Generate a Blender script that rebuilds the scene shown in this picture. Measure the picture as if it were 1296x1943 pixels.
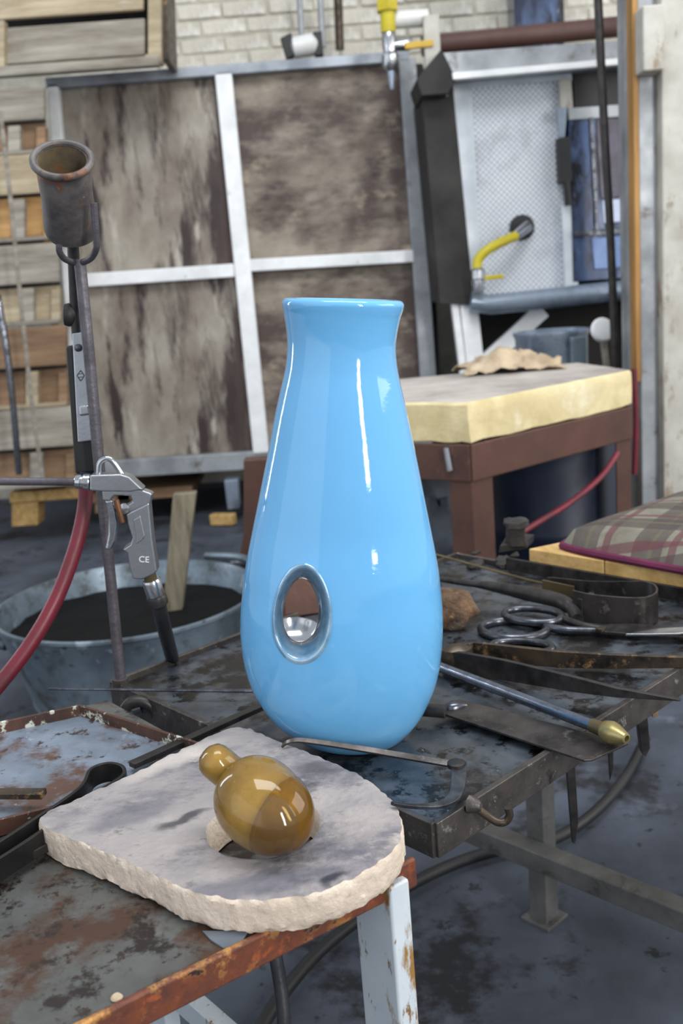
import bpy, bmesh, math, random
import numpy as np
from mathutils import Vector, Matrix, noise
from mathutils.bvhtree import BVHTree
random.seed(7)
for o in list(bpy.data.objects): bpy.data.objects.remove(o)
sc = bpy.context.scene
COL = sc.collection
V = Vector
# ------------------------------------------------------------------ camera
FPX, IW, IH = 1890.0, 1296, 1943
PITCH, ROLL = math.radians(13.0), math.radians(4.6)
CAM = V((0, 0, 1.07))
FW = V((0, math.cos(PITCH), -math.sin(PITCH)))
UP0 = V((0, math.sin(PITCH), math.cos(PITCH)))
RT = V((1, 0, 0)) * math.cos(ROLL) - UP0 * math.sin(ROLL)
UP = V((1, 0, 0)) * math.sin(ROLL) + UP0 * math.cos(ROLL)
cd = bpy.data.cameras.new('camera'); cam = bpy.data.objects.new('camera', cd); COL.objects.link(cam)
cd.sensor_fit = 'VERTICAL'; cd.sensor_height = 36; cd.lens = 36 * FPX / IH
cd.clip_start = .02
m = Matrix((RT, UP, -FW)).transposed().to_4x4(); m.translation = CAM
cam.matrix_world = m
cd.dof.use_dof = True; cd.dof.focus_distance = .92; cd.dof.aperture_fstop = 8.0
sc.camera = cam
# ------------------------------------------------------------------ light
sc.view_settings.view_transform = 'Standard'; sc.view_settings.look = 'None'
sc.view_settings.gamma = 1; sc.view_settings.use_curve_mapping = False
sc.view_settings.exposure = 0.0
w = bpy.data.worlds.new('world'); sc.world = w; w.use_nodes = True
bg = w.node_tree.nodes['Background']
bg.inputs[0].default_value = (.82, .90, 1.0, 1); bg.inputs[1].default_value = .66

def area(name, loc, target, sx, sy, energy, col=(1, 1, 1)):
    l = bpy.data.lights.new(name, 'AREA'); l.shape = 'RECTANGLE'; l.size = sx; l.size_y = sy
    l.energy = energy; l.color = col
    o = bpy.data.objects.new(name, l); COL.objects.link(o); o.location = loc
    o.rotation_euler = (V(target) - V(loc)).to_track_quat('-Z', 'Y').to_euler()
    return o
# daylight through the hall's windows (right wall, wall behind the photographer, left wall) and its roof light, plus an added fill from the front left
area('window_light_right', (4.2, 1.2, 2.3), (0, 2.0, .8), 3.2, 2.0, 85, (1, .96, .88))
area('window_light_behind', (2.3, -2.6, 2.0), (0, 1.2, .9), .42, 2.4, 120, (1, .98, .95))
area('fill_light_front', (-3.6, -1.9, 2.0), (0, 1.0, .8), 5.2, 3.4, 42, (.97, .98, 1))  # added broad fill that brightens the left front, not a known window
area('window_light_left', (-3.4, 3.2, 2.0), (0, 1.0, .9), .35, 2.2, 24, (.92, .96, 1))
area('roof_light', (.5, .9, 4.5), (.1, 3.6, .8), 3.0, 1.6, 140, (.97, .99, 1))

# ------------------------------------------------------------------ helpers
def ray(x, y): return FW + RT * ((x - IW / 2) / FPX) - UP * ((y - IH / 2) / FPX)
def Z(x, y, z): d = ray(x, y); return CAM + d * ((z - CAM.z) / d.z)      # point of the level z seen there
def D(x, y, yy): d = ray(x, y); return CAM + d * (yy / d.y)              # point of the depth yy seen there

def lin(c):
    r = []
    for k in c[:3]:
        k /= 255.
        r.append(k / 12.92 if k <= .04045 else ((k + .055) / 1.055) ** 2.4)
    return (*r, 1)

MATS = {}
def mat(name, c1, c2=None, scale=8, rough=.6, metal=0, bump=.15, stretch=(1, 1, 1), c3=None, s3=4, t3=(.52, .62),
        rnd=0, coat=0, rvar=.12, spec=.5, bscale=None, st3=None, detail=6, bdist=.004, pos=(.35, .65)):
    mt = bpy.data.materials.new(name); mt.use_nodes = True
    nt = mt.node_tree; N = nt.nodes; L = nt.links
    bs = N['Principled BSDF']
    tc = N.new('ShaderNodeTexCoord')
    def mapped(st):
        mp = N.new('ShaderNodeMapping'); mp.inputs['Scale'].default_value = st
        L.new(tc.outputs['Object'], mp.inputs['Vector']); return mp.outputs[0]
    base = mapped(stretch)
    def nz(s, d=detail, vec=base, rg=.6):
        n = N.new('ShaderNodeTexNoise'); n.inputs['Scale'].default_value = s; n.inputs['Detail'].default_value = d
        n.inputs['Roughness'].default_value = rg; L.new(vec, n.inputs['Vector']); return n.outputs['Fac']
    n1 = nz(scale)
    cr = N.new('ShaderNodeValToRGB'); L.new(n1, cr.inputs[0])
    cr.color_ramp.elements[0].position = pos[0]; cr.color_ramp.elements[0].color = lin(c1)
    cr.color_ramp.elements[1].position = pos[1]; cr.color_ramp.elements[1].color = lin(c2 or c1)
    out = cr.outputs[0]
    if c3:
        cs = c3 if isinstance(c3, list) else ([c3] if isinstance(c3[0], tuple) else [(c3, s3, t3)])
        for (cc, ss, tt) in cs:
            n3 = nz(ss, 8, mapped(st3 or stretch), .68)
            mr = N.new('ShaderNodeMapRange'); mr.inputs[1].default_value = tt[0]; mr.inputs[2].default_value = tt[1]
            L.new(n3, mr.inputs[0])
            mx = N.new('ShaderNodeMix'); mx.data_type = 'RGBA'
            L.new(mr.outputs[0], mx.inputs[0]); L.new(out, mx.inputs[6]); mx.inputs[7].default_value = lin(cc)
            out = mx.outputs[2]
    if rnd:
        oi = N.new('ShaderNodeObjectInfo'); hv = N.new('ShaderNodeHueSaturation')
        mr = N.new('ShaderNodeMapRange'); mr.inputs[3].default_value = 1 - rnd; mr.inputs[4].default_value = 1 + rnd
        L.new(oi.outputs['Random'], mr.inputs[0]); L.new(mr.outputs[0], hv.inputs['Value'])
        L.new(out, hv.inputs['Color']); out = hv.outputs[0]
    L.new(out, bs.inputs['Base Color'])
    bs.inputs['Metallic'].default_value = metal
    mr = N.new('ShaderNodeMapRange'); mr.inputs[3].default_value = max(.02, rough - rvar); mr.inputs[4].default_value = min(1, rough + rvar)
    mr.inputs[1].default_value = .3; mr.inputs[2].default_value = .7
    L.new(n1, mr.inputs[0]); L.new(mr.outputs[0], bs.inputs['Roughness'])
    bs.inputs['Specular IOR Level'].default_value = spec
    bs.inputs['Coat Weight'].default_value = coat; bs.inputs['Coat Roughness'].default_value = .04
    if bump:
        nb = nz(bscale or scale * 5, 6)
        bp = N.new('ShaderNodeBump'); bp.inputs['Strength'].default_value = bump; bp.inputs['Distance'].default_value = bdist
        L.new(nb, bp.inputs['Height']); L.new(bp.outputs[0], bs.inputs['Normal'])
    MATS[name] = mt
    return mt

class B:
    def __init__(s): s.v = []; s.f = []; s.m = []
    def add(s, vs, fs, mi=0):
        o = len(s.v); s.v += [V(p) for p in vs]; s.f += [[i + o for i in q] for q in fs]; s.m += [mi] * len(fs); return s
    def box(s, c, ax, ay, az, mi=0):
        c, ax, ay, az = V(c), V(ax), V(ay), V(az)
        vs = [c + ax * i + ay * j + az * k for k in (-1, 1) for j in (-1, 1) for i in (-1, 1)]
        return s.add(vs, [(0, 2, 3, 1), (4, 5, 7, 6), (0, 1, 5, 4), (2, 6, 7, 3), (0, 4, 6, 2), (1, 3, 7, 5)], mi)
    def aabb(s, x0, x1, y0, y1, z0, z1):
        return s.box(((x0 + x1) / 2, (y0 + y1) / 2, (z0 + z1) / 2), ((x1 - x0) / 2, 0, 0), (0, (y1 - y0) / 2, 0), (0, 0, (z1 - z0) / 2))
    def bar(s, p, q, wd, ht, up=(0, 0, 1)):          # top surface centred on the line p-q when up is z: centred bar
        p, q = V(p), V(q); d = (q - p); u = V(up)
        sd = d.cross(u).normalized(); u2 = sd.cross(d).normalized()
        return s.box((p + q) / 2, d / 2, sd * wd / 2, u2 * ht / 2)
    def prism(s, poly, vec):
        n = len(poly); vec = V(vec); a = [V(p) for p in poly]
        return s.add(a + [p + vec for p in a], [list(range(n))[::-1], list(range(n, 2 * n))] + [(i, (i + 1) % n, n + (i + 1) % n, n + i) for i in range(n)])
    def tube(s, pts, r, n=12, closed=False, flat=None):
        pts = [V(p) for p in pts]; k = len(pts)
        rs = r if isinstance(r, (list, tuple)) else [r] * k
        vs = []; prev = None
        for i, p in enumerate(pts):
            if closed: t = pts[(i + 1) % k] - pts[i - 1]
            else: t = pts[min(i + 1, k - 1)] - pts[max(i - 1, 0)]
            t.normalize()
            if prev is None:
                a = V((0, 0, 1)) if abs(t.z) < .9 else V((1, 0, 0))
                a = (a - t * a.dot(t)).normalized()
            else:
                a = (prev - t * prev.dot(t)).normalized()
            prev = a; b = t.cross(a)
            fa = flat or (1, 1)
            for j in range(n):
                th = 2 * math.pi * j / n
                vs.append(p + a * (rs[i] * fa[0] * math.cos(th)) + b * (rs[i] * fa[1] * math.sin(th)))
        fs = []
        for i in range(k if closed else k - 1):
            i2 = (i + 1) % k
            for j in range(n):
                fs.append((i * n + j, i * n + (j + 1) % n, i2 * n + (j + 1) % n, i2 * n + j))
        if not closed: fs += [list(range(n))[::-1], list(range((k - 1) * n, k * n))]
        return s.add(vs, fs)
    def lathe(s, p, axis, prof, n=32, caps=True, squash=1.0):
        p = V(p); ax = V(axis).normalized()
        a = V((0, 0, 1)) if abs(ax.z) < .9 else V((0, -1, 0))
        a = (a - ax * a.dot(ax)).normalized(); b = ax.cross(a)
        vs = []
        for (t, r) in prof:
            for j in range(n):
                th = 2 * math.pi * j / n
                vs.append(p + ax * t + a * (r * math.cos(th)) * squash + b * (r * math.sin(th)))
        k = len(prof)
        fs = [(i * n + j, i * n + (j + 1) % n, (i + 1) * n + (j + 1) % n, (i + 1) * n + j) for i in range(k - 1) for j in range(n)]
        if caps: fs += [list(range(n))[::-1], list(range((k - 1) * n, k * n))]
        return s.add(vs, fs)
    def ribbon(s, pts, side, th):                     # strip: per point a side vector (height/width) and a thickness normal to it
        pts = [V(p) for p in pts]; k = len(pts)
        sv = [V(x) for x in side] if isinstance(side, list) else [V(side)] * k
        vs = []
        for i in range(k):
            t = (pts[min(i + 1, k - 1)] - pts[max(i - 1, 0)]).normalized()
            nn = t.cross(sv[i]).normalized() * th / 2
            vs += [pts[i] - nn, pts[i] + nn, pts[i] + sv[i] + nn, pts[i] + sv[i] - nn]
        fs = [(0, 1, 2, 3), (4 * k - 1, 4 * k - 2, 4 * k - 3, 4 * k - 4)]
        for i in range(k - 1):
            for j in range(4):
                fs.append((4 * i + j, 4 * (i + 1) + j, 4 * (i + 1) + (j + 1) % 4, 4 * i + (j + 1) % 4))
        return s.add(vs, fs)
    def rough(s, amp, sc_):
        for p in s.v: p += noise.noise_vector(p * sc_) * amp
        return s
    def build(s, name, mt, parent=None, smooth=True, bevel=0, sub=0, ang=38, seg=2):
        c = sum(s.v, V()) / len(s.v); c.z = min(p.z for p in s.v)
        me = bpy.data.meshes.new(name)
        me.from_pydata([p - c for p in s.v], [], s.f)
        bm = bmesh.new(); bm.from_mesh(me); bmesh.ops.recalc_face_normals(bm, faces=bm.faces); bm.to_mesh(me); bm.free()
        for x in (mt if isinstance(mt, (list, tuple)) else [mt]): me.materials.append(MATS[x])
        if isinstance(mt, (list, tuple)): me.polygons.foreach_set('material_index', s.m)
        if smooth:
            me.shade_smooth(); me.set_sharp_from_angle(angle=math.radians(ang))
        o = bpy.data.objects.new(name, me); COL.objects.link(o)
        place(o, c, parent)
        if bevel:
            b = o.modifiers.new('bevel', 'BEVEL'); b.width = bevel; b.segments = seg; b.limit_method = 'ANGLE'; b.angle_limit = math.radians(40)
            b.harden_normals = True
        if sub:
            u = o.modifiers.new('sub', 'SUBSURF'); u.levels = sub; u.render_levels = sub
        return o
WL = {}
def place(o, c, parent):
    WL[o.name] = V(c)
    if parent: o.parent = parent; o.location = V(c) - WL[parent.name]
    else: o.location = c
def tag(o, label, cat, group=None, kind=None):
    if label: o['label'] = label
    if cat: o['category'] = cat
    if group: o['group'] = group
    if kind: o['kind'] = kind
    return o
def thing(name, label, cat, loc, group=None):
    o = bpy.data.objects.new(name, None); COL.objects.link(o); o.empty_display_size = .05
    place(o, V(loc), None); return tag(o, label, cat, group)
def struct(o, label=None): o['kind'] = 'structure'; o['label'] = label or o.name.replace('_', ' '); return o
def crom(pts, n=6, closed=False):
    a = [np.array(p, float) for p in pts]; k = len(a); out = []
    for i in range(k if closed else k - 1):
        g = (lambda j: a[j % k]) if closed else (lambda j: a[min(max(j, 0), k - 1)])
        p0, p1, p2, p3 = g(i - 1), g(i), g(i + 1), g(i + 2)
        for t in np.linspace(0, 1, n, endpoint=False):
            out.append(.5 * ((2 * p1) + (-p0 + p2) * t + (2 * p0 - 5 * p1 + 4 * p2 - p3) * t * t + (-p0 + 3 * p1 - 3 * p2 + p3) * t ** 3))
    if not closed: out.append(a[-1])
    return out
def cv(pts, n=6, closed=False): return [V(p) for p in crom([tuple(p) for p in pts], n, closed)]

# ------------------------------------------------------------------ materials
mat('concrete', (50, 55, 65), (76, 82, 95), 4, .8, bump=.35, bscale=40, c3=[((30, 31, 35), 3.6, (.54, .62)), ((96, 101, 112), 7, (.62, .76)), ((27, 28, 30), 22, (.60, .66))], bdist=.006)
mat('whitewash', (222, 216, 202), (196, 190, 176), 9, .85, rnd=.07, bump=.5, c3=[((236, 232, 222), 14, (.5, .65)), ((178, 162, 136), 5, (.62, .76))], bdist=.01)
mat('mortar', (204, 198, 184), (176, 170, 156), 12, .9, bump=.4)
mat('stained_steel', (172, 165, 152), (112, 98, 88), 3.4, .6, .05, .1, (1.3, 1.3, .8), c3=[((72, 58, 54), 1.9, (.50, .60)), ((196, 190, 178), 6, (.58, .72)), ((58, 46, 45), 4.2, (.53, .61))], st3=(2.6, 2.6, .5))
mat('stained_steel_flat', (160, 149, 134), (102, 88, 80), 3.2, .6, .05, .1, (1, 1, 1.6), c3=[((80, 66, 62), 1.9, (.45, .57)), ((180, 166, 142), 5, (.57, .72)), ((60, 48, 48), 3.2, (.57, .65))], st3=(.9, .9, 1.9))
mat('white_frame', (250, 251, 252), (226, 228, 228), 8, .5, 0, .15, c3=((164, 154, 140), 13, (.64, .74)))
mat('zinc_trim', (176, 182, 190), (120, 126, 134), 5, .4, .5, .1)
mat('oldwood', (186, 172, 146), (140, 122, 94), 3, .8, rnd=.16, stretch=(1, 6, 9), bump=.3, c3=((198, 192, 178), 3, (.55, .7)))
mat('orangewood', (190, 150, 96), (150, 112, 68), 3, .75, rnd=.14, stretch=(1, 6, 9), bump=.25)
mat('brownwood', (152, 122, 94), (112, 88, 66), 3, .8, rnd=.15, stretch=(1, 6, 8), bump=.25)
mat('greywood', (168, 162, 150), (122, 114, 102), 3, .85, rnd=.12, stretch=(1, 6, 9), bump=.3)
mat('black', (24, 24, 26), (36, 35, 36), 6, .55)
mat('darkgap', (26, 24, 22), (40, 36, 32), 3, .8)
mat('furnace_steel', (226, 232, 238), (190, 198, 206), 5, .4, .15, .1, c3=((168, 178, 194), 4, (.55, .72)))
mat('grey_steel', (176, 180, 184), (134, 138, 142), 6, .5, .25, .15, c3=((104, 96, 88), 9, (.58, .68)))
mat('pale_paint', (194, 192, 184), (162, 158, 148), 6, .6, 0, .2, c3=[((130, 94, 62), 10, (.58, .66)), ((140, 132, 118), 20, (.56, .66))], st3=(1, 1, .4))
mat('maroon', (98, 68, 62), (78, 54, 50), 5, .55)
mat('yellow', (206, 192, 40), (180, 160, 24), 6, .4)
mat('yellow_handle', (206, 172, 60), (180, 140, 40), 6, .45)
mat('white_plastic', (228, 228, 226), (206, 206, 204), 6, .4)
mat('blue_steel_reflections', (40, 40, 52), (84, 106, 146), 4, .25, .3, .12, (1.6, 1, .55), bscale=5, bdist=.03, c3=[((26, 25, 32), 5, (.50, .58)), ((198, 208, 226), 5.5, (.60, .67)), ((104, 132, 178), 3.2, (.60, .70))])  # steel tint with the door's blue and white reflections put into the colour
mat('tin', (164, 178, 194), (112, 124, 140), 5, .35, .45, .1, c3=((84, 92, 104), 6, (.56, .68)))
mat('rust_brown', (106, 74, 62), (78, 56, 50), 5, .5, .35, .2, c3=((134, 98, 84), 9, (.6, .75)))
mat('firebrick', (222, 206, 162), (196, 178, 132), 12, .9, bump=.5, c3=[((236, 226, 196), 6, (.55, .7)), ((164, 142, 98), 16, (.62, .71))])
mat('firebrick_top', (190, 182, 174), (150, 142, 138), 5, .9, bump=.4, c3=((112, 106, 106), 4, (.58, .72)))
mat('leather', (196, 178, 152), (158, 138, 112), 14, .85, bump=.5, bscale=60)
mat('blue_drum', (20, 30, 50), (34, 46, 70), 4, .5, .1, .1)
mat('red_hose', (112, 26, 42), (76, 20, 32), 12, .5, c3=((74, 52, 42), 12, (.54, .68)))
mat('grey_cloth', (120, 128, 138), (66, 72, 80), 4, .8, bump=.3)
mat('pinewood', (214, 178, 116), (176, 138, 80), 6, .65, stretch=(7, 1, 5), bump=.25, c3=[((112, 78, 42), 14, (.64, .71))])
mat('charred', (34, 32, 32), (66, 60, 56), 14, .85, bump=.7, c3=((92, 84, 60), 8, (.64, .72)))
mat('table_steel', (62, 68, 76), (96, 102, 110), 14, .3, .4, .12, c3=[((32, 30, 30), 9, (.48, .57)), ((24, 22, 22), 30, (.52, .59)), ((78, 72, 68), 20, (.56, .66)), ((150, 162, 178), 60, (.66, .72))], rvar=.1, bscale=90, bdist=.001)
mat('rim_steel', (92, 86, 82), (60, 56, 54), 30, .42, .5, .5, c3=[((160, 156, 150), 70, (.60, .70)), ((38, 35, 34), 22, (.58, .66))], bscale=160, bdist=.0015)
mat('tool_black', (38, 37, 38), (64, 60, 58), 40, .4, .45, .3, bscale=150, bdist=.001)
mat('tool_brown', (86, 73, 58), (48, 43, 40), 34, .4, .5, .3, c3=[((156, 124, 82), 40, (.58, .66)), ((34, 31, 30), 26, (.56, .64))], bscale=150, bdist=.001)
mat('tool_steel', (104, 108, 116), (62, 62, 66), 50, .28, .8, .15, bscale=150, bdist=.0006)
mat('bright_steel', (196, 198, 202), (150, 152, 156), 8, .22, .95, .1)
mat('sheet_dark', (84, 78, 76), (52, 48, 47), 24, .36, .55, .15, c3=[((124, 116, 110), 45, (.6, .7)), ((36, 34, 34), 18, (.55, .65))], bscale=150, bdist=.0008)
mat('brass', (176, 162, 112), (140, 122, 76), 40, .34, .7, .2, bscale=150, bdist=.0008)
mat('bronze', (120, 104, 74), (90, 78, 56), 10, .45, .7, .15)
mat('alu', (176, 178, 182), (140, 142, 146), 12, .33, .85, .2, bscale=120, bdist=.001)
mat('iron_pole', (104, 100, 106), (80, 76, 80), 30, .5, .55, .5, bscale=160, bdist=.0015)
mat('rust_cup', (78, 74, 74), (116, 110, 106), 34, .55, .35, .4, c3=[((136, 84, 48), 26, (.53, .64)), ((50, 43, 42), 18, (.54, .66)), ((160, 152, 144), 90, (.64, .72))], bscale=170, bdist=.0012)
mat('cup_inside', (124, 108, 80), (86, 80, 72), 36, .75, .1, .35, c3=[((150, 88, 44), 50, (.54, .64)), ((52, 44, 42), 24, (.58, .7))], bscale=170, bdist=.001)
mat('galvanised', (130, 145, 157), (88, 100, 110), 6, .42, .45, .1, c3=[((74, 77, 76), 9, (.51, .64)), ((176, 190, 202), 12, (.60, .72)), ((62, 60, 55), 26, (.60, .69))])
mat('coal', (8, 8, 9), (16, 16, 17), 30, .7, bump=.6, spec=.15)
mat('stickwood', (134, 126, 106), (92, 86, 70), 8, .8, stretch=(6, 6, 1), bump=.3)
mat('rust_enamel', (130, 143, 158), (98, 107, 119), 16, .4, .05, .15, c3=[((92, 68, 57), 13, (.49, .59)), ((180, 190, 200), 30, (.62, .70)), ((60, 50, 48), 50, (.57, .63))], bscale=120, bdist=.001)
mat('rust_rim', (92, 60, 46), (62, 44, 38), 40, .6, .1, .4, c3=((206, 206, 190), 60, (.56, .60)), bscale=160, bdist=.001)
mat('rust_table', (98, 100, 98), (72, 71, 68), 14, .4, .05, .15, c3=[((70, 47, 34), 11, (.48, .58)), ((36, 29, 26), 26, (.53, .60)), ((50, 36, 29), 70, (.58, .64)), ((146, 150, 152), 40, (.70, .75))], bscale=120, bdist=.001)
mat('rust_edge', (116, 62, 38), (76, 42, 34), 44, .6, .05, .4, c3=[((196, 144, 74), 30, (.50, .62)), ((46, 30, 27), 60, (.57, .63)), ((150, 76, 40), 70, (.55, .65))], bscale=200, bdist=.001)
mat('white_leg', (208, 216, 222), (190, 200, 207), 10, .42, 0, .05, c3=[((150, 114, 62), 18, (.545, .60)), ((128, 96, 52), 80, (.60, .65))], st3=(1, 1, .3), bdist=.001)
mat('slab_top', (166, 158, 154), (142, 137, 138), 14, .95, bump=.7, bscale=170, bdist=.002, c3=[((98, 96, 104), 9, (.50, .64)), ((198, 186, 174), 16, (.60, .76)), ((58, 57, 64), 12, (.60, .71)), ((112, 108, 108), 60, (.58, .7))], st3=(.8, 1.3, 1))
def soot(name, spots):                                # soot marks with their own places on the slab (object space)
    nt = MATS[name].node_tree; N = nt.nodes; L = nt.links; bs = N['Principled BSDF']
    out = bs.inputs['Base Color'].links[0].from_socket
    tc = N.new('ShaderNodeTexCoord')
    for (loc, ang, sx, sy, colr, strength) in spots:
        nz = N.new('ShaderNodeTexNoise'); nz.inputs['Scale'].default_value = 45; nz.inputs['Detail'].default_value = 5
        L.new(tc.outputs['Object'], nz.inputs['Vector'])
        v0 = N.new('ShaderNodeVectorMath'); v0.operation = 'MULTIPLY_ADD'; v0.inputs[1].default_value = (.022, .022, 0); v0.inputs[2].default_value = (-.011 - loc[0], -.011 - loc[1], 0)
        L.new(nz.outputs['Color'], v0.inputs[0])
        v1 = N.new('ShaderNodeVectorMath'); v1.operation = 'ADD'; L.new(tc.outputs['Object'], v1.inputs[0]); L.new(v0.outputs[0], v1.inputs[1])
        mp = N.new('ShaderNodeMapping'); mp.vector_type = 'TEXTURE'; mp.inputs['Rotation'].default_value = (0, 0, ang); mp.inputs['Scale'].default_value = (sx, sy, 1)
        L.new(v1.outputs[0], mp.inputs[0])
        v2 = N.new('ShaderNodeVectorMath'); v2.operation = 'MULTIPLY'; v2.inputs[1].default_value = (1, 1, 0); L.new(mp.outputs[0], v2.inputs[0])
        ln = N.new('ShaderNodeVectorMath'); ln.operation = 'LENGTH'; L.new(v2.outputs[0], ln.inputs[0])
        mr = N.new('ShaderNodeMapRange'); mr.interpolation_type = 'SMOOTHSTEP'; mr.inputs[1].default_value = .35; mr.inputs[2].default_value = 1.0; mr.inputs[3].default_value = strength; mr.inputs[4].default_value = 0
        L.new(ln.outputs['Value'], mr.inputs[0])
        mx = N.new('ShaderNodeMix'); mx.data_type = 'RGBA'; L.new(mr.outputs[0], mx.inputs[0]); L.new(out, mx.inputs[6]); mx.inputs[7].default_value = lin(colr)
        out = mx.outputs[2]
    L.new(out, bs.inputs['Base Color'])
mat('slab_side', (220, 204, 188), (202, 186, 168), 26, .95, bump=.9, bscale=160, bdist=.0025, c3=[((244, 234, 220), 110, (.60, .68)), ((186, 146, 114), 22, (.66, .72)), ((156, 142, 130), 70, (.62, .72))])
mat('vase_blue', (104, 174, 224), (110, 179, 228), 6, .05, 0, .10, coat=.2, rvar=.01, bscale=28, bdist=.003)
mat('tunnel_glass', (104, 150, 184), (150, 182, 204), 60, .14, .25, .3, coat=1, rvar=.04, bscale=90, bdist=.001)
mat('soot_strap', (26, 26, 28), (40, 38, 38), 12, .38, .3, .2)
mat('darkflat', (62, 58, 54), (42, 40, 38), 8, .45, .5, .2)
mat('rubber', (34, 36, 40), (48, 50, 54), 20, .5, 0, .2)
mat('copper', (124, 86, 62), (92, 64, 48), 12, .45, .7, .2)
mat('ink', (34, 36, 42), None, 5, .6, 0, 0)
mat('white_mark', (226, 228, 230), None, 5, .5, 0, 0)
mat('cork', (120, 92, 66), (70, 54, 44), 45, .95, bump=.9, bscale=90, c3=[((196, 138, 78), 60, (.60, .68)), ((150, 138, 124), 8, (.56, .7))], bdist=.01)

def add_glass(name, col, trans, rough):
    mt = mat(name, col, tuple(int(k * .8) for k in col), 14, rough, 0, 0, rvar=.01)
    bs = mt.node_tree.nodes['Principled BSDF']; bs.inputs['Transmission Weight'].default_value = trans; bs.inputs['IOR'].default_value = 1.45
add_glass('gold_glass', (240, 218, 150), .93, .04)
add_glass('gold_glass_deep', (214, 164, 54), .85, .04)
mat('gold_core', (200, 168, 88), (170, 134, 56), 30, .4, 0, 0, c3=[((232, 208, 132), 420, (.66, .72)), ((206, 184, 120), 24, (.58, .72))])

mat('strip_wood', (176, 132, 74), (130, 94, 52), 6, .75, stretch=(3, 3, .4))
mat('pipe_steel', (128, 136, 150), (96, 102, 114), 60, .22, .85, .1, bscale=200, bdist=.0004)
mat('reflection_blue', (104, 130, 172), (70, 92, 138), 6, .25, .2, .1)  # flat tones for the reflections painted on the furnace door
mat('reflection_dark', (74, 68, 84), (44, 40, 52), 7, .3, .2, .1)
mat('reflection_light', (196, 206, 224), (140, 154, 184), 8, .3, .1, .1)
mat('charcoal_steel', (44, 42, 40), (34, 32, 31), 5, .7)  # charcoal sheet of the furnace side and hood end
mat('leg_steel', (112, 112, 110), (84, 84, 82), 14, .5, .3, .2, c3=((60, 56, 52), 18, (.58, .68)))
# perforated sheet: rows of small punched holes, procedural colour dots
def perforated():
    mt = mat('perforated_steel', (238, 242, 248), (212, 218, 228), 3, .4, .1, 0, c3=[((160, 160, 166), 3.5, (.52, .68)), ((240, 244, 250), 7, (.58, .7))])
    nt = mt.node_tree; N = nt.nodes; L = nt.links; bs = N['Principled BSDF']
    src = bs.inputs['Base Color'].links[0].from_socket
    tc = N.new('ShaderNodeTexCoord'); sp = N.new('ShaderNodeSeparateXYZ'); L.new(tc.outputs['Object'], sp.inputs[0])
    def mth(op, a, b=None):
        n = N.new('ShaderNodeMath'); n.operation = op
        for i, q in enumerate((a, b)):
            if q is None: continue
            if isinstance(q, (int, float)): n.inputs[i].default_value = q
            else: L.new(q, n.inputs[i])
        return n.outputs[0]
    a = mth('SINE', mth('MULTIPLY', sp.outputs[0], 2 * math.pi / .024)); b = mth('SINE', mth('MULTIPLY', sp.outputs[2], 2 * math.pi / .024))
    d = mth('GREATER_THAN', mth('MULTIPLY', a, b), .45)
    mx = N.new('ShaderNodeMix'); mx.data_type = 'RGBA'; L.new(d, mx.inputs[0]); L.new(src, mx.inputs[6]); mx.inputs[7].default_value = lin((136, 138, 146))
    L.new(mx.outputs[2], bs.inputs['Base Color'])
perforated()

# plaid cloth
def plaid():
    mt = mat('plaid', (126, 122, 108), (106, 102, 90), 30, .9, 0, .4, bscale=240, bdist=.001)
    nt = mt.node_tree; N = nt.nodes; L = nt.links; bs = N['Principled BSDF']
    out = bs.inputs['Base Color'].links[0].from_socket
    tc = N.new('ShaderNodeTexCoord'); mp = N.new('ShaderNodeMapping'); mp.inputs['Rotation'].default_value = (0, 0, math.radians(39))
    L.new(tc.outputs['Object'], mp.inputs[0]); sp = N.new('ShaderNodeSeparateXYZ'); L.new(mp.outputs[0], sp.inputs[0])
    def band(axis, per, off, wd, colr, fac):
        nonlocal out
        a = N.new('ShaderNodeMath'); a.operation = 'ADD'; L.new(sp.outputs[axis], a.inputs[0]); a.inputs[1].default_value = off + 10 * per
        b = N.new('ShaderNodeMath'); b.operation = 'MODULO'; L.new(a.outputs[0], b.inputs[0]); b.inputs[1].default_value = per
        c = N.new('ShaderNodeMath'); c.operation = 'LESS_THAN'; L.new(b.outputs[0], c.inputs[0]); c.inputs[1].default_value = wd
        d = N.new('ShaderNodeMath'); d.operation = 'MULTIPLY'; L.new(c.outputs[0], d.inputs[0]); d.inputs[1].default_value = fac
        mx = N.new('ShaderNodeMix'); mx.data_type = 'RGBA'; L.new(d.outputs[0], mx.inputs[0]); L.new(out, mx.inputs[6]); mx.inputs[7].default_value = lin(colr)
        out = mx.outputs[2]
    for ax in (0, 1):
        band(ax, .105, 0, .046, (66, 56, 54), .72)
        band(ax, .105, .050, .012, (92, 50, 58), .75)
        band(ax, .105, .080, .006, (96, 92, 72), .7)
    L.new(out, bs.inputs['Base Color'])
plaid()
mat('purple_trim', (104, 26, 66), (84, 22, 54), 20, .8)

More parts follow.
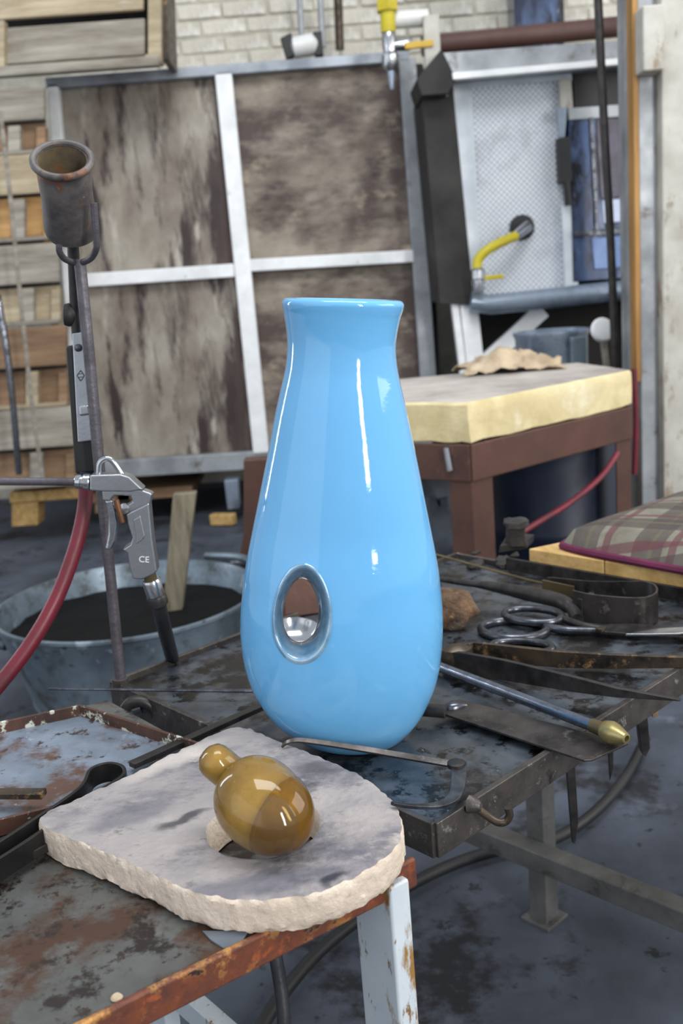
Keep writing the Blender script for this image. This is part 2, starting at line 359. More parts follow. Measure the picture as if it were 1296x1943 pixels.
# ------------------------------------------------------------------ the setting
struct(B().aabb(-5, 5, -4, 6.2, -.1, 0).build('floor', 'concrete'), 'grey stained concrete workshop floor')
wall = struct(B().aabb(-5, 5, 5.66, 5.9, 0, 4.2).build('wall_back', 'mortar'), 'whitewashed brick wall at the back')
bw, bh, gp = .225, .068, .014
proto = None; nb = 0
for rI in range(13):
    z = 1.80 + rI * (bh + gp)
    for cI in range(15):
        x = -1.25 + cI * (bw + gp) + (.12 if rI % 2 else 0)
        if proto is None:
            pb = B().box((0, 0, 0), (bw / 2, 0, 0), (0, .03, 0), (0, 0, bh / 2)); proto = pb.build('brick', 'whitewash', wall, bevel=.008); o = proto
        else:
            o = proto.copy(); COL.objects.link(o); o.parent = wall
        o.location = V((x + random.uniform(-.004, .004), 5.681 + random.uniform(-.006, .004), z + random.uniform(-.003, .003))) - WL[wall.name]
        o.rotation_euler = (random.uniform(-.02, .02), random.uniform(-.015, .015), random.uniform(-.02, .02))

# ------------------------------------------------------------------ rusty steel cabinet (annealing oven) at the back
YC = 4.7
cab = thing('oven_cabinet', 'large rust-streaked steel oven cabinet with white cross-shaped frame bars', 'cabinet', (-.36, YC + .35, 0))
B().aabb(-1.13, .52, YC + .03, YC + .8, .26, 1.98).build('body', 'darkgap', cab, bevel=.01)
def fbar(p, q, wd, nm='frame_bar', mtl='white_frame', th=.05, y=YC - .02):
    a, b = D(*p, y), D(*q, y)
    B().bar(a, b, th, wd, (0, 0, 1) if abs(b.x - a.x) > abs(b.z - a.z) else (1, 0, 0)).build(nm, mtl, cab, bevel=.006)
fbar((88, 160), (775, 108), .045, 'top_rail', 'zinc_trim')
fbar((424, 138), (497, 868), .075)
fbar((102, 160), (160, 885), .05)
fbar((772, 112), (812, 720), .075, 'frame_bar', 'grey_steel')
fbar((165, 532), (445, 513), .06); fbar((475, 504), (785, 486), .055)
fbar((165, 893), (820, 850), .085, 'bottom_rail', 'grey_steel')
def panel(p0, p1, p2, p3, m_):
    pts = [D(*p, YC + .01) for p in (p0, p1, p2, p3)]
    B().prism(pts, (0, .02, 0)).build('panel', m_, cab, bevel=.004)
panel((100, 165), (418, 142), (455, 505), (135, 530), 'stained_steel')
panel((440, 140), (772, 115), (790, 482), (472, 502), 'stained_steel_flat')
panel((135, 540), (455, 518), (492, 868), (165, 885), 'stained_steel')
panel((476, 514), (790, 492), (815, 845), (500, 866), 'stained_steel_flat')
for x in (-1.05, .4):
    for y in (YC + .08, YC + .72): B().aabb(x - .03, x + .03, y - .03, y + .03, 0, .28).build('foot', 'darkgap', cab)
# things on top of the cabinet
wf = thing('white_motor', 'small white and black motor housing on top of the rusty cabinet', 'motor', D(575, 100, 4.85))
B().lathe(D(553, 92, 4.85), (1, 0, .1), [(0, .03), (.01, .045), (.10, .048), (.12, .03)], 20).build('housing', 'white_plastic', wf)
B().box(D(548, 90, 4.85), (.025, 0, .01), (0, .03, 0), (-.01, 0, .045)).build('bracket', 'black', wf, bevel=.004)
B().box(D(604, 85, 4.85), (.02, 0, 0), (0, .03, 0), (0, 0, .05)).build('end_cap', 'black', wf, bevel=.004)
for i, (a, b, r_, lb) in enumerate([((566, -40), (573, 72), .016, 'left thin grey conduit pipe rising above the white motor'), ((606, -40), (612, 90), .016, 'middle grey conduit pipe rising on the wall right of the motor'), ((640, -40), (645, 95), .022, 'right dark conduit pipe on the brick wall above cabinet')]):
    tag(B().tube([D(*a, 5.45 - i * .02), D(*b, 5.45 - i * .02)], r_).build('conduit_pipe', 'grey_steel' if i < 2 else 'tool_brown'), lb, 'pipe', 'conduit pipes')
# ------------------------------------------------------------------ gas pipe with valve
gpz = thing('gas_pipe', 'yellow gas pipe with steel valve and yellow lever handle above cabinet', 'gas pipe', D(742, 165, 4.3))
B().tube([D(732, -60, 4.3), D(737, 62, 4.3)], .03, 16).build('pipe', 'yellow', gpz)
B().lathe(D(735, 22, 4.3), (0, 0, 1), [(0, .045), (.04, .045)], 6).build('nut', 'yellow', gpz)
B().lathe(D(742, 135, 4.3), (0, 0, 1), [(0, .022), (.02, .034), (.06, .034), (.07, .026), (.12, .03), (.15, .024)], 16).build('valve_body', 'bright_steel', gpz)
B().tube([D(742, 132, 4.3), D(744, 170, 4.3)], [.018, .008], 12).build('nozzle', 'tin', gpz)
B().lathe(D(740, 88, 4.3), (1, 0, .05), [(0, .02), (.07, .026), (.09, .02)], 12).build('valve_stem', 'bright_steel', gpz)
B().bar(D(768, 88, 4.28), D(822, 82, 4.28), .02, .026).build('lever_handle', 'yellow_handle', gpz, bevel=.004)
br = thing('pipe_bracket', 'white painted pipe bracket hanging beside the yellow gas valve', 'bracket', D(825, 190, 4.25))
B().tube([D(748, 38, 4.34), D(812, 34, 4.34)], .034, 14).build('cross_pipe', 'white_plastic', br)
B().box(D(820, 100, 4.3), (.032, 0, 0), (0, .02, 0), D(820, 30, 4.3) - D(823, 100, 4.3)).build('flat_bar', 'pale_paint', br, bevel=.004)
B().lathe(D(826, 185, 4.25), (0, 0, 1), [(0, .05), (.05, .05), (.06, .035)], 8).build('foot_nut', 'grey_steel', br)
tag(B().tube([D(800, 88, 4.9), D(1260, 42, 4.9)], .045, 16).build('ceiling_pipe', 'maroon'), 'maroon horizontal pipe running above the furnace hood', 'pipe')
tag(B().box(D(1015, 10, 5.3), (.12, 0, 0), (0, .1, 0), (0, 0, .28)).build('flue_box', 'blue_steel_reflections', bevel=.01), 'dark bluish flue duct on the wall above the maroon pipe', 'duct')
tag(B().tube([D(1182, -40, 5.3), D(1186, 60, 5.3)], .02).build('drop_rod', 'tool_brown'), 'short dark rod on the wall behind the black hanging rod', 'rod')
# ------------------------------------------------------------------ furnace
YF = 4.3
fu = thing('glass_furnace', 'silver glass furnace with perforated steel front and bluish shiny door', 'furnace', (1.0, YF + .4, 0))
def fq(pts, y, th, nm, mt_, par=fu, bev=.004):
    return B().prism([D(*p, y) for p in pts], (0, th, 0)).build(nm, mt_, par, bevel=bev)
B().prism([D(*p, YF + .05) for p in ((868, 150), (1300, 112), (1300, 552), (905, 578))], (0, .7, 0)).build('body', 'darkgap', fu, bevel=.01)
fq([(885, 165), (1062, 150), (1085, 556), (915, 572)], YF + .02, .03, 'perforated_sheet', 'perforated_steel')
fq([(858, 152), (892, 149), (920, 576), (888, 580)], YF, .05, 'corner_post', 'furnace_steel')
fq([(860, 150), (1085, 138), (1086, 152), (862, 165)], YF, .05, 'top_strip', 'furnace_steel')
fq([(1060, 150), (1084, 148), (1088, 205), (1064, 207)], YF - .01, .04, 'hinge_strip', 'pale_paint')
fq([(1086, 130), (1300, 112), (1300, 190), (1090, 205)], YF + .01, .03, 'dark_gap_sheet', 'black')  # black sheet standing in for the dark gap under the hood
fq([(1078, 205), (1300, 188), (1300, 214), (1080, 228)], YF - .03, .03, 'door_rail', 'grey_steel')
dr = fq([(1080, 226), (1300, 210), (1300, 520), (1088, 535)], YF - .02, .04, 'furnace_door', 'blue_steel_reflections')
for k, (a, b) in enumerate([((1118, 222), (1130, 440)), ((1196, 216), (1205, 520))]):
    fq([(a[0], a[1]), (a[0] + 8, a[1]), (b[0] + 8, b[1]), (b[0], b[1])], YF - .035, .015, 'door_seam', 'tool_steel', dr)
fq([(1122, 452), (1192, 446), (1198, 506), (1128, 512)], YF - .028, .012, 'reflection_patch', 'reflection_blue', dr)  # this and the next patches paint reflections onto the shiny door
fq([(1130, 226), (1186, 222), (1196, 372), (1140, 378)], YF - .028, .012, 'reflection_patch', 'reflection_dark', dr)
fq([(1142, 380), (1196, 376), (1200, 420), (1146, 424)], YF - .028, .012, 'reflection_patch', 'reflection_light', dr)
fq([(1204, 222), (1290, 216), (1290, 330), (1208, 336)], YF - .028, .012, 'reflection_patch', 'reflection_light', dr)
fq([(1090, 438), (1300, 424), (1300, 436), (1090, 450)], YF - .035, .015, 'door_crossbar', 'tool_steel', dr)
fq([(1180, 285), (1200, 280), (1202, 300), (1184, 305)], YF - .05, .03, 'latch', 'black', dr)
fq([(1058, 262), (1082, 258), (1086, 345), (1062, 348)], YF - .05, .05, 'hinge_block', 'black')
B().tube([D(1075, 345, YF - .04), D(1079, 390, YF - .04)], .016).build('hinge_pin', 'black', fu)
fq([(1058, 205), (1076, 203), (1072, 262), (1062, 262)], YF - .04, .03, 'hinge_arm', 'tin')
B().tube([D(893, 572, YF - .05), D(930, 578, YF - .05), D(1300, 538, YF - .05)], .042, 16).build('lower_pipe', 'tin', fu)
B().lathe(D(989, 432, YF + .03), (0, -1, 0), [(0, .052), (.02, .052), (.025, .03)], 20).build('burner_port', 'black', fu)
for (a, b, w_) in [((888, 575), (908, 760), .075), ((862, 575), (885, 760), .03)]:
    B().bar(D(*a, YF + .02), D(*b, YF + .02), .05, w_, (1, 0, 0)).build('leg', 'white_frame', fu, bevel=.004)
B().bar(D(918, 690, YF + .05), D(1030, 588, YF + .05), .04, .07, (0, 0, 1)).build('brace', 'white_frame', fu, bevel=.004)
B().prism([D(*p, YF - .02) for p in ((800, 175), (858, 152), (900, 580), (835, 575))], (0, .5, 0)).build('side_panel', 'charcoal_steel', fu)
B().aabb(.66, 1.7, YF + .62, YF + .66, 0, .98).build('under_shade_sheet', 'darkgap', fu)  # added dark sheet, stands in for the black shade under the furnace
fq([(1066, 390), (1088, 385), (1098, 545), (1072, 552)], YF - .015, .03, 'bright_strip', 'furnace_steel')
for x in (.62, 1.45): B().aabb(x, x + .06, YF + .55, YF + .61, 0, .95).build('leg', 'darkgap', fu)
hood = thing('furnace_hood', 'grey sheet-metal hood beam across the top of the furnace', 'hood', D(1030, 150, YF - .1))
B().prism([D(*p, YF - .1) for p in ((838, 100), (1290, 68), (1290, 112), (862, 150))], (0, .3, 0)).build('front_sheet', 'grey_steel', hood, bevel=.005)
B().prism([D(*p, YF - .13) for p in ((858, 138), (1290, 100), (1290, 112), (860, 151))], (0, .04, 0)).build('lip', 'white_frame', hood, bevel=.003)
B().prism([D(*p, YF - .12) for p in ((790, 150), (838, 92), (866, 150), (850, 178), (800, 182))], (0, .3, 0)).build('end_cap', 'charcoal_steel', hood, bevel=.005)
yh = thing('burner_hose', 'yellow gas hose bending from the furnace burner port to a steel valve', 'hose', D(908, 560, YF - .1))
B().tube(cv([D(978, 448, YF - .06), D(955, 458, YF - .1), D(925, 474, YF - .12), D(908, 492, YF - .12), D(905, 512, YF - .12)], 6), .02, 12).build('hose', 'yellow', yh)
B().tube([D(1000, 430, YF), D(978, 448, YF - .06)], [.026, .02], 12).build('connector', 'bright_steel', yh)
B().lathe(D(909, 560, YF - .12), (0, 0, 1), [(0, .02), (.03, .024), (.06, .024), (.065, .03), (.1, .03), (.11, .02)], 12).build('valve_body', 'bright_steel', yh)
B().bar(D(918, 528, YF - .13), D(955, 524, YF - .13), .012, .018).build('lever_handle', 'yellow', yh, bevel=.003)
# hanging black rod + steel column on the right
tag(B().tube(cv([D(1132, -60, 3.2), D(1146, 230, 3.2), D(1157, 420, 3.2), D(1163, 560, 3.2), D(1168, 720, 3.2)], 5), .013, 12).build('hanging_rod', 'tool_black'), 'long thin black rod hanging in front of the furnace', 'rod')
YP = 3.0
co = thing('steel_column', 'beige and grey steel column with rust streaks at the right edge', 'column', (1.08, YP + .1, 0))
B().aabb(1.0, 1.30, YP, YP + .3, 0, 3.2).build('post', 'pale_paint', co, bevel=.006)
B().aabb(.948, 1.0, YP + .05, YP + .25, 0, 3.2).build('channel', 'grey_steel', co, bevel=.004)
B().aabb(.928, .944, YP + .03, YP + .09, .70, 3.2).build('wood_strip', 'strip_wood', co, bevel=.003)
B().box(D(1232, 78, YP), (.03, 0, 0), (0, .04, 0), (0, 0, .085)).build('clamp_plate', 'pale_paint', co, bevel=.006)
tag(B().aabb(.885, .925, 3.1, 3.14, 0, .62).build('wood_batten', 'orangewood', bevel=.003), 'short light wooden batten leaning low beside the steel column', 'batten')

# ------------------------------------------------------------------ crates on the left
YW = 4.35
def crate(name, label, px, mats, grp=None):
    # px: list of (kind, [quad], depth offset, material)
    base = D(px[-1][1][-1][0], px[-1][1][-1][1], YW)
    t = thing(name, label, 'crate', base, grp)
    for (nm, q, dy, th, m_) in px:
        B().prism([D(*p, YW + dy) for p in q], (0, th, 0)).build(nm, m_, t, bevel=.006)
    return t
def rq(x0, y0, x1, y1): return [(x0, y0), (x1, y0 - (x1 - x0) * .07), (x1, y1 - (x1 - x0) * .07), (x0, y1)]
crate('wooden_crate', 'big open wooden box of grey-brown boards topmost on the crate pile', [
    ('board', rq(-70, -28, 272, 42), 0, .03, 'oldwood'), ('board', rq(-70, -110, 280, -34), 0, .03, 'oldwood'), ('board', rq(-70, 58, 275, 128), .02, .03, 'greywood'),
    ('corner_post', rq(280, -100, 306, 120), -.01, .09, 'oldwood'), ('corner_post', rq(-25, 40, 8, 140), -.02, .05, 'oldwood'),
    ('back_panel', rq(-70, -110, 300, 125), .26, .03, 'darkgap'), ('base_board', rq(-70, 130, 302, 150), -.03, .05, 'greywood')], None)
for o in (B().prism([D(*p, YW + .03) for p in ((300, -110), (312, -110), (320, 112), (308, 116))], (0, .26, 0)).build('side_board', 'tool_brown', bpy.data.objects['wooden_crate'], bevel=.004),): pass
crs = [(175, 'upper grey crate with a bare board and small brown blocks', ('greywood', 'brownwood', 'greywood')),
       (300, 'crate with bright orange wood, second below the big open box', ('oldwood', 'orangewood', 'greywood')),
       (470, 'grey weathered crate in the middle of the pile behind torch', ('greywood', 'oldwood', 'greywood')),
       (628, 'brown wooden crate, second from the bottom of the pile', ('brownwood', 'brownwood', 'oldwood')),
       (782, 'lowest crate of the pile with pale boards behind blow gun', ('greywood', 'brownwood', 'greywood'))]
for i, (y0, lb, (ma, mb, mc)) in enumerate(crs):
    h1 = 62 if i == 0 else 76
    y2 = y0 + (124 if i == 0 else (164 if i == 1 else 153 if i < 4 else 150))
    xs = i * 8 + (0 if i < 2 else 10); xr = 84 + i * 14
    q = [('top_board', rq(xs - 70, y0, xr, y0 + h1), 0, .03, ma), ('lower_board', rq(xs - 70, y0 + h1 + 6, xr, y2 - 6), .05, .03, mb),
         ('corner_block', rq(xs + 14, y0 + h1 + 2, xs + 38, y2 - 4), .01, .05, mc), ('corner_block', rq(xr - 16, y0 + h1 + 4, xr + 2, y2 - 4), .02, .05, mb),
         ('back_panel', rq(xs - 70, y0, xr, y2), .26, .03, 'darkgap'), ('bottom_board', rq(xs - 70, y2 - 7, xr, y2 + 1), .0, .28, mc)]
    crate('wooden_crate', lb, q, None, 'crates stacked on the left')
tag(B().tube(cv([D(0, 210, 4.15), D(18, 360, 4.15), D(34, 520, 4.15), D(60, 760, 4.15), D(82, 915, 4.15)], 5), .009, 8, flat=(1, .5)).build('packing_strap', 'greywood'), 'pale packing strap hanging down in front of the crate pile', 'strap')
tag(B().tube(cv([D(-5, 560, 4.1), D(12, 660, 4.1), D(24, 760, 4.1), D(36, 900, 4.1)], 5), .014, 8).build('dark_cable', 'tool_steel'), 'dark thick cable hanging at the far left of the crates', 'cable')
# low pallet pieces under the cabinet
pl = thing('floor_pallet', 'pale wooden pallet on the floor under the crate pile', 'pallet', Z(90, 1000, 0))
YL = 4.55
B().prism([D(*p, YL) for p in rq(18, 935, 150, 955)], (0, .6, 0)).build('deck_board', 'pinewood', pl, bevel=.004)
B().prism([D(*p, YL) for p in rq(22, 956, 72, 1000)], (0, .12, 0)).build('block', 'pinewood', pl, bevel=.004)
B().prism([D(*p, YL) for p in rq(-60, 956, -20, 1005)], (0, .12, 0)).build('block', 'pinewood', pl, bevel=.004)
pm = thing('floor_pallet', 'pale wooden pallet half hidden under the rusty cabinet', 'pallet', Z(380, 965, 0))
B().prism([D(*p, 4.75) for p in rq(170, 935, 365, 955)], (0, .5, 0)).build('deck_board', 'brownwood', pm, bevel=.004)
for x in (180, 326): B().prism([D(*p, 4.75) for p in rq(x, 955, x + 22, 975)], (0, .2, 0)).build('block', 'brownwood', pm, bevel=.004)
tag(B().prism([D(*p, 4.6) for p in ((425, 912), (452, 910), (455, 965), (432, 968))], (0, .1, 0)).build('steel_offcut', 'tin', bevel=.004), 'grey steel offcut standing under the cabinet near the vase', 'offcut')
tag(B().bar(Z(402, 985, .03), Z(445, 985, .03), .05, .05).build('wood_offcut', 'pinewood', bevel=.004), 'short pale wood offcut lying on the floor left of vase', 'offcut')
rp = thing('rusty_post', 'brown rusty steel post standing behind the zinc bucket', 'post', Z(478, 1200, 0))
yy = 2.95
B().prism([D(*p, yy) for p in ((462, 872), (520, 868), (520, 1250), (440, 1250), (452, 1070), (462, 1010))], (0, .05, 0)).build('plate', 'rust_brown', rp, bevel=.006)
B().tube([D(440, 1072, yy - .01), D(470, 1068, yy - .01)], .022, 12).build('lug', 'tool_steel', rp)

# ------------------------------------------------------------------ bench with fire-brick slab
ZB = .773
A_, B_, C_ = Z(887, 764, ZB), Z(1198, 702, ZB), Z(766, 764, ZB)
E_ = A_ + (C_ - A_) * 2.0
outl = [A_, B_, V((.76, 3.05, ZB)), V((.16, 2.98, ZB)), E_]
ths = .094
bs_ = B()
def dense(poly, n):
    r = []
    for i, p in enumerate(poly):
        q = poly[(i + 1) % len(poly)]
        for k in range(n): r.append(p.lerp(q, k / n))
    return r
ol = dense(outl, 14); n = len(ol); cen = sum(ol, V()) / n
rows = []
for (sc_, dz, am) in [(.985, 0, .001), (1.0, -.006, .002), (1.0, -.03, .003), (1.0, -.06, .004), (1.0, -ths, .006)]:
    rows.append([cen + (p - cen) * sc_ + V((0, 0, dz)) + noise.noise_vector(p * 22 + V((0, 0, dz * 30))) * am for p in ol])
vs = [p for r_ in rows for p in r_]
bs_.add(vs, [(i * n + j, i * n + (j + 1) % n, (i + 1) * n + (j + 1) % n, (i + 1) * n + j) for i in range(4) for j in range(n)] + [list(range(4 * n, 5 * n))])
bs_.m = [0] * len(bs_.f)
bs_.add(rows[0], [list(range(n))], 1)
tag(bs_.build('firebrick_slab', ['firebrick', 'firebrick_top']), 'thick yellowish fire-brick slab lying on the brown steel bench', 'slab')
bf = thing('steel_bench', 'brown steel bench frame carrying the yellow fire-brick slab', 'bench', (cen.x, cen.y, 0))
zt = ZB - ths - .005
def down(p, z): return V((p.x, p.y, z))
inn = [cen + (p - cen) * .992 for p in outl]
for i in range(5):
    a, b = down(inn[i], zt - .045), down(inn[(i + 1) % 5], zt - .045)
    B().bar(a, b, .012, .09).build('apron', 'rust_brown', bf, bevel=.003)
dAB = (inn[1] - inn[0]).normalized(); dAE = (inn[4] - inn[0]).normalized()
def anglepost(p, d1, d2, w1, w2):
    poly = [p, p + d1 * w1, p + d1 * w1 + d2 * .008, p + d1 * .008 + d2 * .008, p + d2 * w2 + d1 * .008, p + d2 * w2]
    B().prism([down(q, 0) for q in poly], (0, 0, zt - .002)).build('leg', 'rust_brown', bf, bevel=.002)
anglepost(inn[0], dAB, dAE, .075, .06)
anglepost(inn[1], -dAB, (inn[2] - inn[1]).normalized(), .07, .06)
anglepost(inn[2], (inn[1] - inn[2]).normalized(), (inn[3] - inn[2]).normalized(), .06, .06)
anglepost(inn[3], (inn[2] - inn[3]).normalized(), (inn[4] - inn[3]).normalized(), .06, .06)
anglepost(inn[4], -dAE, (inn[3] - inn[4]).normalized(), .06, .06)
B().tube([D(846, 850, 2.33), D(853, 892, 2.33)], .007, 8).rough(.003, 80).build('weld_bead', 'zinc_trim', bf)
# crumpled leather rag
rag = B(); NX, NY = 34, 22
c0 = Z(965, 702, ZB); rv = []
for j in range(NY):
    for i in range(NX):
        u, v_ = i / (NX - 1) * 2 - 1, j / (NY - 1) * 2 - 1
        rr = math.hypot(u, v_)
        h = max(0, 1 - rr * .95) * .085 + .012
        p = c0 + V((u * .145, v_ * .11, 0))
        nz_ = noise.noise(p * 16) * .03 + noise.noise(p * 34) * .026 + noise.noise(p * 70) * .012
        p.z = ZB + max(.004, h * .75 + nz_ * (1.1 - .5 * rr)); p.x += noise.noise(p * 12 + V((3, 1, 0))) * .03; p.y += noise.noise(p * 11 + V((7, 1, 0))) * .03
        rv.append(p)
rag.add(rv, [(j * NX + i, j * NX + i + 1, (j + 1) * NX + i + 1, (j + 1) * NX + i) for j in range(NY - 1) for i in range(NX - 1)])
ro = rag.build('leather_rag', 'leather', ang=70); so = ro.modifiers.new('s', 'SOLIDIFY'); so.thickness = .004; so.offset = 1
tag(ro, 'crumpled tan leather rag lying on the fire-brick slab', 'rag')
# drum pot and knob behind the slab
dp = thing('steel_pot', 'round dark steel pot behind the fire-brick slab under furnace', 'pot', D(1048, 720, 3.5))
_pb = D(1048, 720, 3.6).z; B().lathe(V((D(1048, 720, 3.6).x, 3.6, 0)), (0, 0, 1), [(0, .12), (_pb + .15, .128), (_pb + .165, .135), (_pb + .175, .135), (_pb + .175, .122), (_pb + .06, .118)], 40).build('bowl', 'tin', dp)
B().prism([D(*p, 3.44) for p in ((1082, 640), (1112, 638), (1114, 700), (1084, 702))], (0, .02, 0)).build('side_plate', 'galvanised', dp, bevel=.003)
kn = thing('disc_stand', 'round off-white disc on a thin stand behind the slab', 'stand', V((D(1152, 705, 3.42).x, 3.42, 0)))
B().lathe(D(1143, 626, 3.4), (.15, -1, .2), [(-.015, .02), (-.012, .036), (0, .042), (.012, .036), (.016, .02)], 24).build('disc', 'white_frame', kn)
B().tube([D(1144, 640, 3.42), D(1152, 705, 3.42), V((D(1152, 705, 3.42).x, 3.42, 0))], .012).build('stem', 'greywood', kn)
tag(B().lathe(D(1204, 690, 3.3), (0, 0, 1), [(0, .03), (.03, .035), (.07, .03), (.09, .012)], 16).build('red_cap', 'red_hose'), 'small dark red cap beside the steel column', 'cap')
dm = thing('blue_drum', 'dark blue drum standing under the fire-brick bench', 'drum', (.66, 2.98, 0))
B().lathe((.66, 2.98, 0), (0, 0, 1), [(0, .2), (.02, .21), (.28, .21), (.29, .216), (.31, .216), (.32, .21), (.58, .21), (.60, .2)], 40).build('shell', 'blue_drum', dm)
B().lathe((.66, 2.98, .585), (0, 0, 1), [(0, .20), (.012, .20), (.012, .19), (.0, .185)], 40, caps=False).build('rim', 'blue_drum', dm)
tag(B().tube(cv([D(1172, 860, 2.66), D(1140, 905, 2.6), D(1080, 955, 2.5), D(1015, 995, 2.4), D(960, 1030, 2.35)], 6), .008, 10).build('thin_red_hose', 'red_hose'), 'thin red hose slanting across the dark gap under the bench', 'hose')
tag(B().tube(cv([D(1203, 700, 2.95), D(1207, 800, 2.95), D(1204, 900, 2.95)], 6), .009, 10).build('upright_red_hose', 'red_hose'), 'upright dark red hose between bench and steel column', 'hose')
gc = B()
for (x, y, yy_, r_) in [(800, 960, 2.75, .10), (835, 1010, 2.6, .07), (770, 920, 2.9, .09)]:
    c = D(x, y, yy_); n_ = 20
    gv = [c + V((math.cos(a) * math.cos(b), math.sin(a) * math.cos(b), 1.3 * math.sin(b))) * r_ * (1 + .35 * noise.noise(V((math.cos(a) * 2, math.sin(a) * 2, b * 2 + x)))) for b in np.linspace(-1.5, 1.5, 12) for a in np.linspace(0, 2 * math.pi, n_, endpoint=False)]
    gc.add(gv, [(i * n_ + j, i * n_ + (j + 1) % n_, (i + 1) * n_ + (j + 1) % n_, (i + 1) * n_ + j) for i in range(11) for j in range(n_)])
gv0 = min(p.z for p in gc.v)
tag(gc.build('grey_bag', 'grey_cloth', ang=80), 'crumpled grey plastic bag under the left end of bench', 'bag')

# ------------------------------------------------------------------ glassworker's bench: tool table
ZT = .603
n0 = Z(825, 1582, .60); l0 = Z(213, 1302, .603)
eL = (l0 - n0); eL.z = 0; wT = eL.length; eL.normalize()
eR = V((eL.y, -eL.x, 0)); lenT = .665
tt = thing('tool_table', 'dark greasy steel tool table with raised rim under the blue vase', 'table', (n0.x + .02, n0.y + .4, 0))
def T(a, b, z): p = n0 + eR * a + eL * b; p.z = z; return p           # table coordinates: a along the right edge, b along the left edge
B().prism([T(0, 0, ZT - .005), T(lenT, 0, ZT - .005), T(lenT, wT, ZT - .005), T(0, wT, ZT - .005)], (0, 0, .005)).build('top_plate', 'table_steel', tt)
RT_ = .611; rh = .034
def rim(a0, b0, a1, b1, th=.007):
    B().bar(T(a0, b0, RT_ - rh / 2), T(a1, b1, RT_ - rh / 2), th, rh).build('rim_bar', 'rim_steel', tt, bevel=.0012)
rim(0, 0, lenT, 0); rim(0, 0, 0, wT); rim(0, wT, lenT, wT); rim(lenT, 0, lenT, wT)
lf = Z(1033, 1742, 0)
def tleg(p, m_='leg_steel'):
    B().box((p.x, p.y, .285), eR * .017, eL * .017, (0, 0, .285)).build('leg', m_, tt, bevel=.002)
    B().box((p.x, p.y, .003), eR * .028, eL * .028, (0, 0, .003)).build('foot_plate', m_, tt, bevel=.001)
tleg(lf); tleg(lf + eL * (wT - .12))
st0, st1 = Z(860, 1560, .14), Z(1330, 1750, .14)
B().bar(st0 + (st0 - st1) * .15, st1 + (st1 - st0) * .3, .034, .034).build('stretcher', 'leg_steel', tt, bevel=.002)
B().tube(cv([D(898, 1528, .80), D(925, 1548, .795), D(945, 1560, .79), D(960, 1558, .79), D(967, 1546, .79), D(964, 1532, .79)], 5), [.0036] * 26, 10).build('hook', 'tool_brown', tt)
hk = bpy.data.objects['hook']; B().lathe(D(899, 1527, .80), eR * .3 - eL, [(-.004, .008), (.003, .0065), (.008, .0035)], 10).rough(.002, 90).build('weld', 'rim_steel', hk)
# blades hanging under the table
def hang(pts, yy_, th, nm, label, m_='tool_black'):
    tag(B().prism([D(*p, yy_) for p in pts], (0, th, 0)).build(nm, m_, bevel=.001), label, 'tool', 'tools hanging under the table')
hang([(1070, 1400), (1088, 1395), (1098, 1560), (1092, 1602), (1086, 1600)], 1.02, .006, 'slim_tool', 'long thin black blade hanging under the table right of leg')
hang([(1152, 1390), (1164, 1388), (1164, 1460), (1158, 1482)], 1.06, .005, 'spike_tool', 'short dark spike hanging under the table beyond the blade')
hang([(1205, 1330), (1226, 1325), (1234, 1420), (1226, 1436), (1218, 1430)], 1.10, .012, 'sheathed_tool', 'wide black sheath hanging under the table at far right')
hang([(1240, 1300), (1262, 1290), (1248, 1360), (1238, 1362)], 1.16, .012, 'brown_mallet', 'light brown wooden handle hanging behind black sheath', 'brownwood')

# ------------------------------------------------------------------ vase
YV = .957
prof = [(1413, 690, 692), (1411.5, 650, 722), (1407, 610, 742), (1398, 573, 759), (1380, 542, 778), (1355, 513, 798), (1320, 488, 816), (1280, 470, 830), (1230, 459, 837.5), (1170, 456, 840),
        (1110, 461.5, 835.5), (1060, 468, 829), (960, 488, 809), (860, 508, 789), (790, 521, 774), (740, 532, 763), (700, 541, 754.5), (660, 545, 751), (630, 543.5, 754), (600, 539, 760.5), (584, 535.5, 765.5),
        (576, 535, 766.5), (570, 538, 763), (567.5, 544, 757), (568, 553, 748), (573, 560, 741), (590, 562, 739), (640, 566, 734), (700, 560, 740), (800, 540, 760)]
pr = crom(prof, 5)
vb = B(); nv = 96; vv = []; rings = len(pr)
ymin_i = min(range(rings), key=lambda i: pr[i][0])
for k, (y, xl, xr) in enumerate(pr):
    tl = -2.5 if y < 600 else 0
    L_, R_ = D(xl, y + tl, YV), D(xr, y - tl, YV)
    c = (L_ + R_) / 2; u = (R_ - L_) / 2; a = u.length
    f = min(1, max(0, (y - 650) / 350)); dep = a * (.97 - .17 * f)
    for j in range(nv):
        th = 2 * math.pi * j / nv
        p = c + u * math.cos(th) + V((0, dep * math.sin(th), 0))
        if p.z < ZT + .0008: p.z = ZT + .0008
        vv.append(p)
vb.add(vv, [(i * nv + j, i * nv + (j + 1) % nv, (i + 1) * nv + (j + 1) % nv, (i + 1) * nv + j) for i in range(rings - 1) for j in range(nv)] + [list(range(nv))[::-1], list(range((rings - 1) * nv, rings * nv))])
vase = thing('blue_vase', 'tall glossy sky-blue glass vase with an oval hole through its belly', 'vase', (D(690, 1405, YV).x, YV, ZT))
body = vb.build('body', 'vase_blue', vase, ang=60)
bvh = BVHTree.FromPolygons(vb.v, vb.f)
NO = 72
def egg(cx, cy, hw, hh, k, th, tilt=0.0):
    s_, c_ = math.sin(th), math.cos(th)
    return (cx + hw * c_ * (1 - k * s_) + tilt * s_, cy - hh * s_)
ths_ = [2 * math.pi * i / NO for i in range(NO)]
def outer(th, s_=1.0): return egg(574, 1165, 56 * s_, 95 * s_, .10, th, 2)
def inner(th): return egg(571, 1158, 33, 60, .14, th, 2)
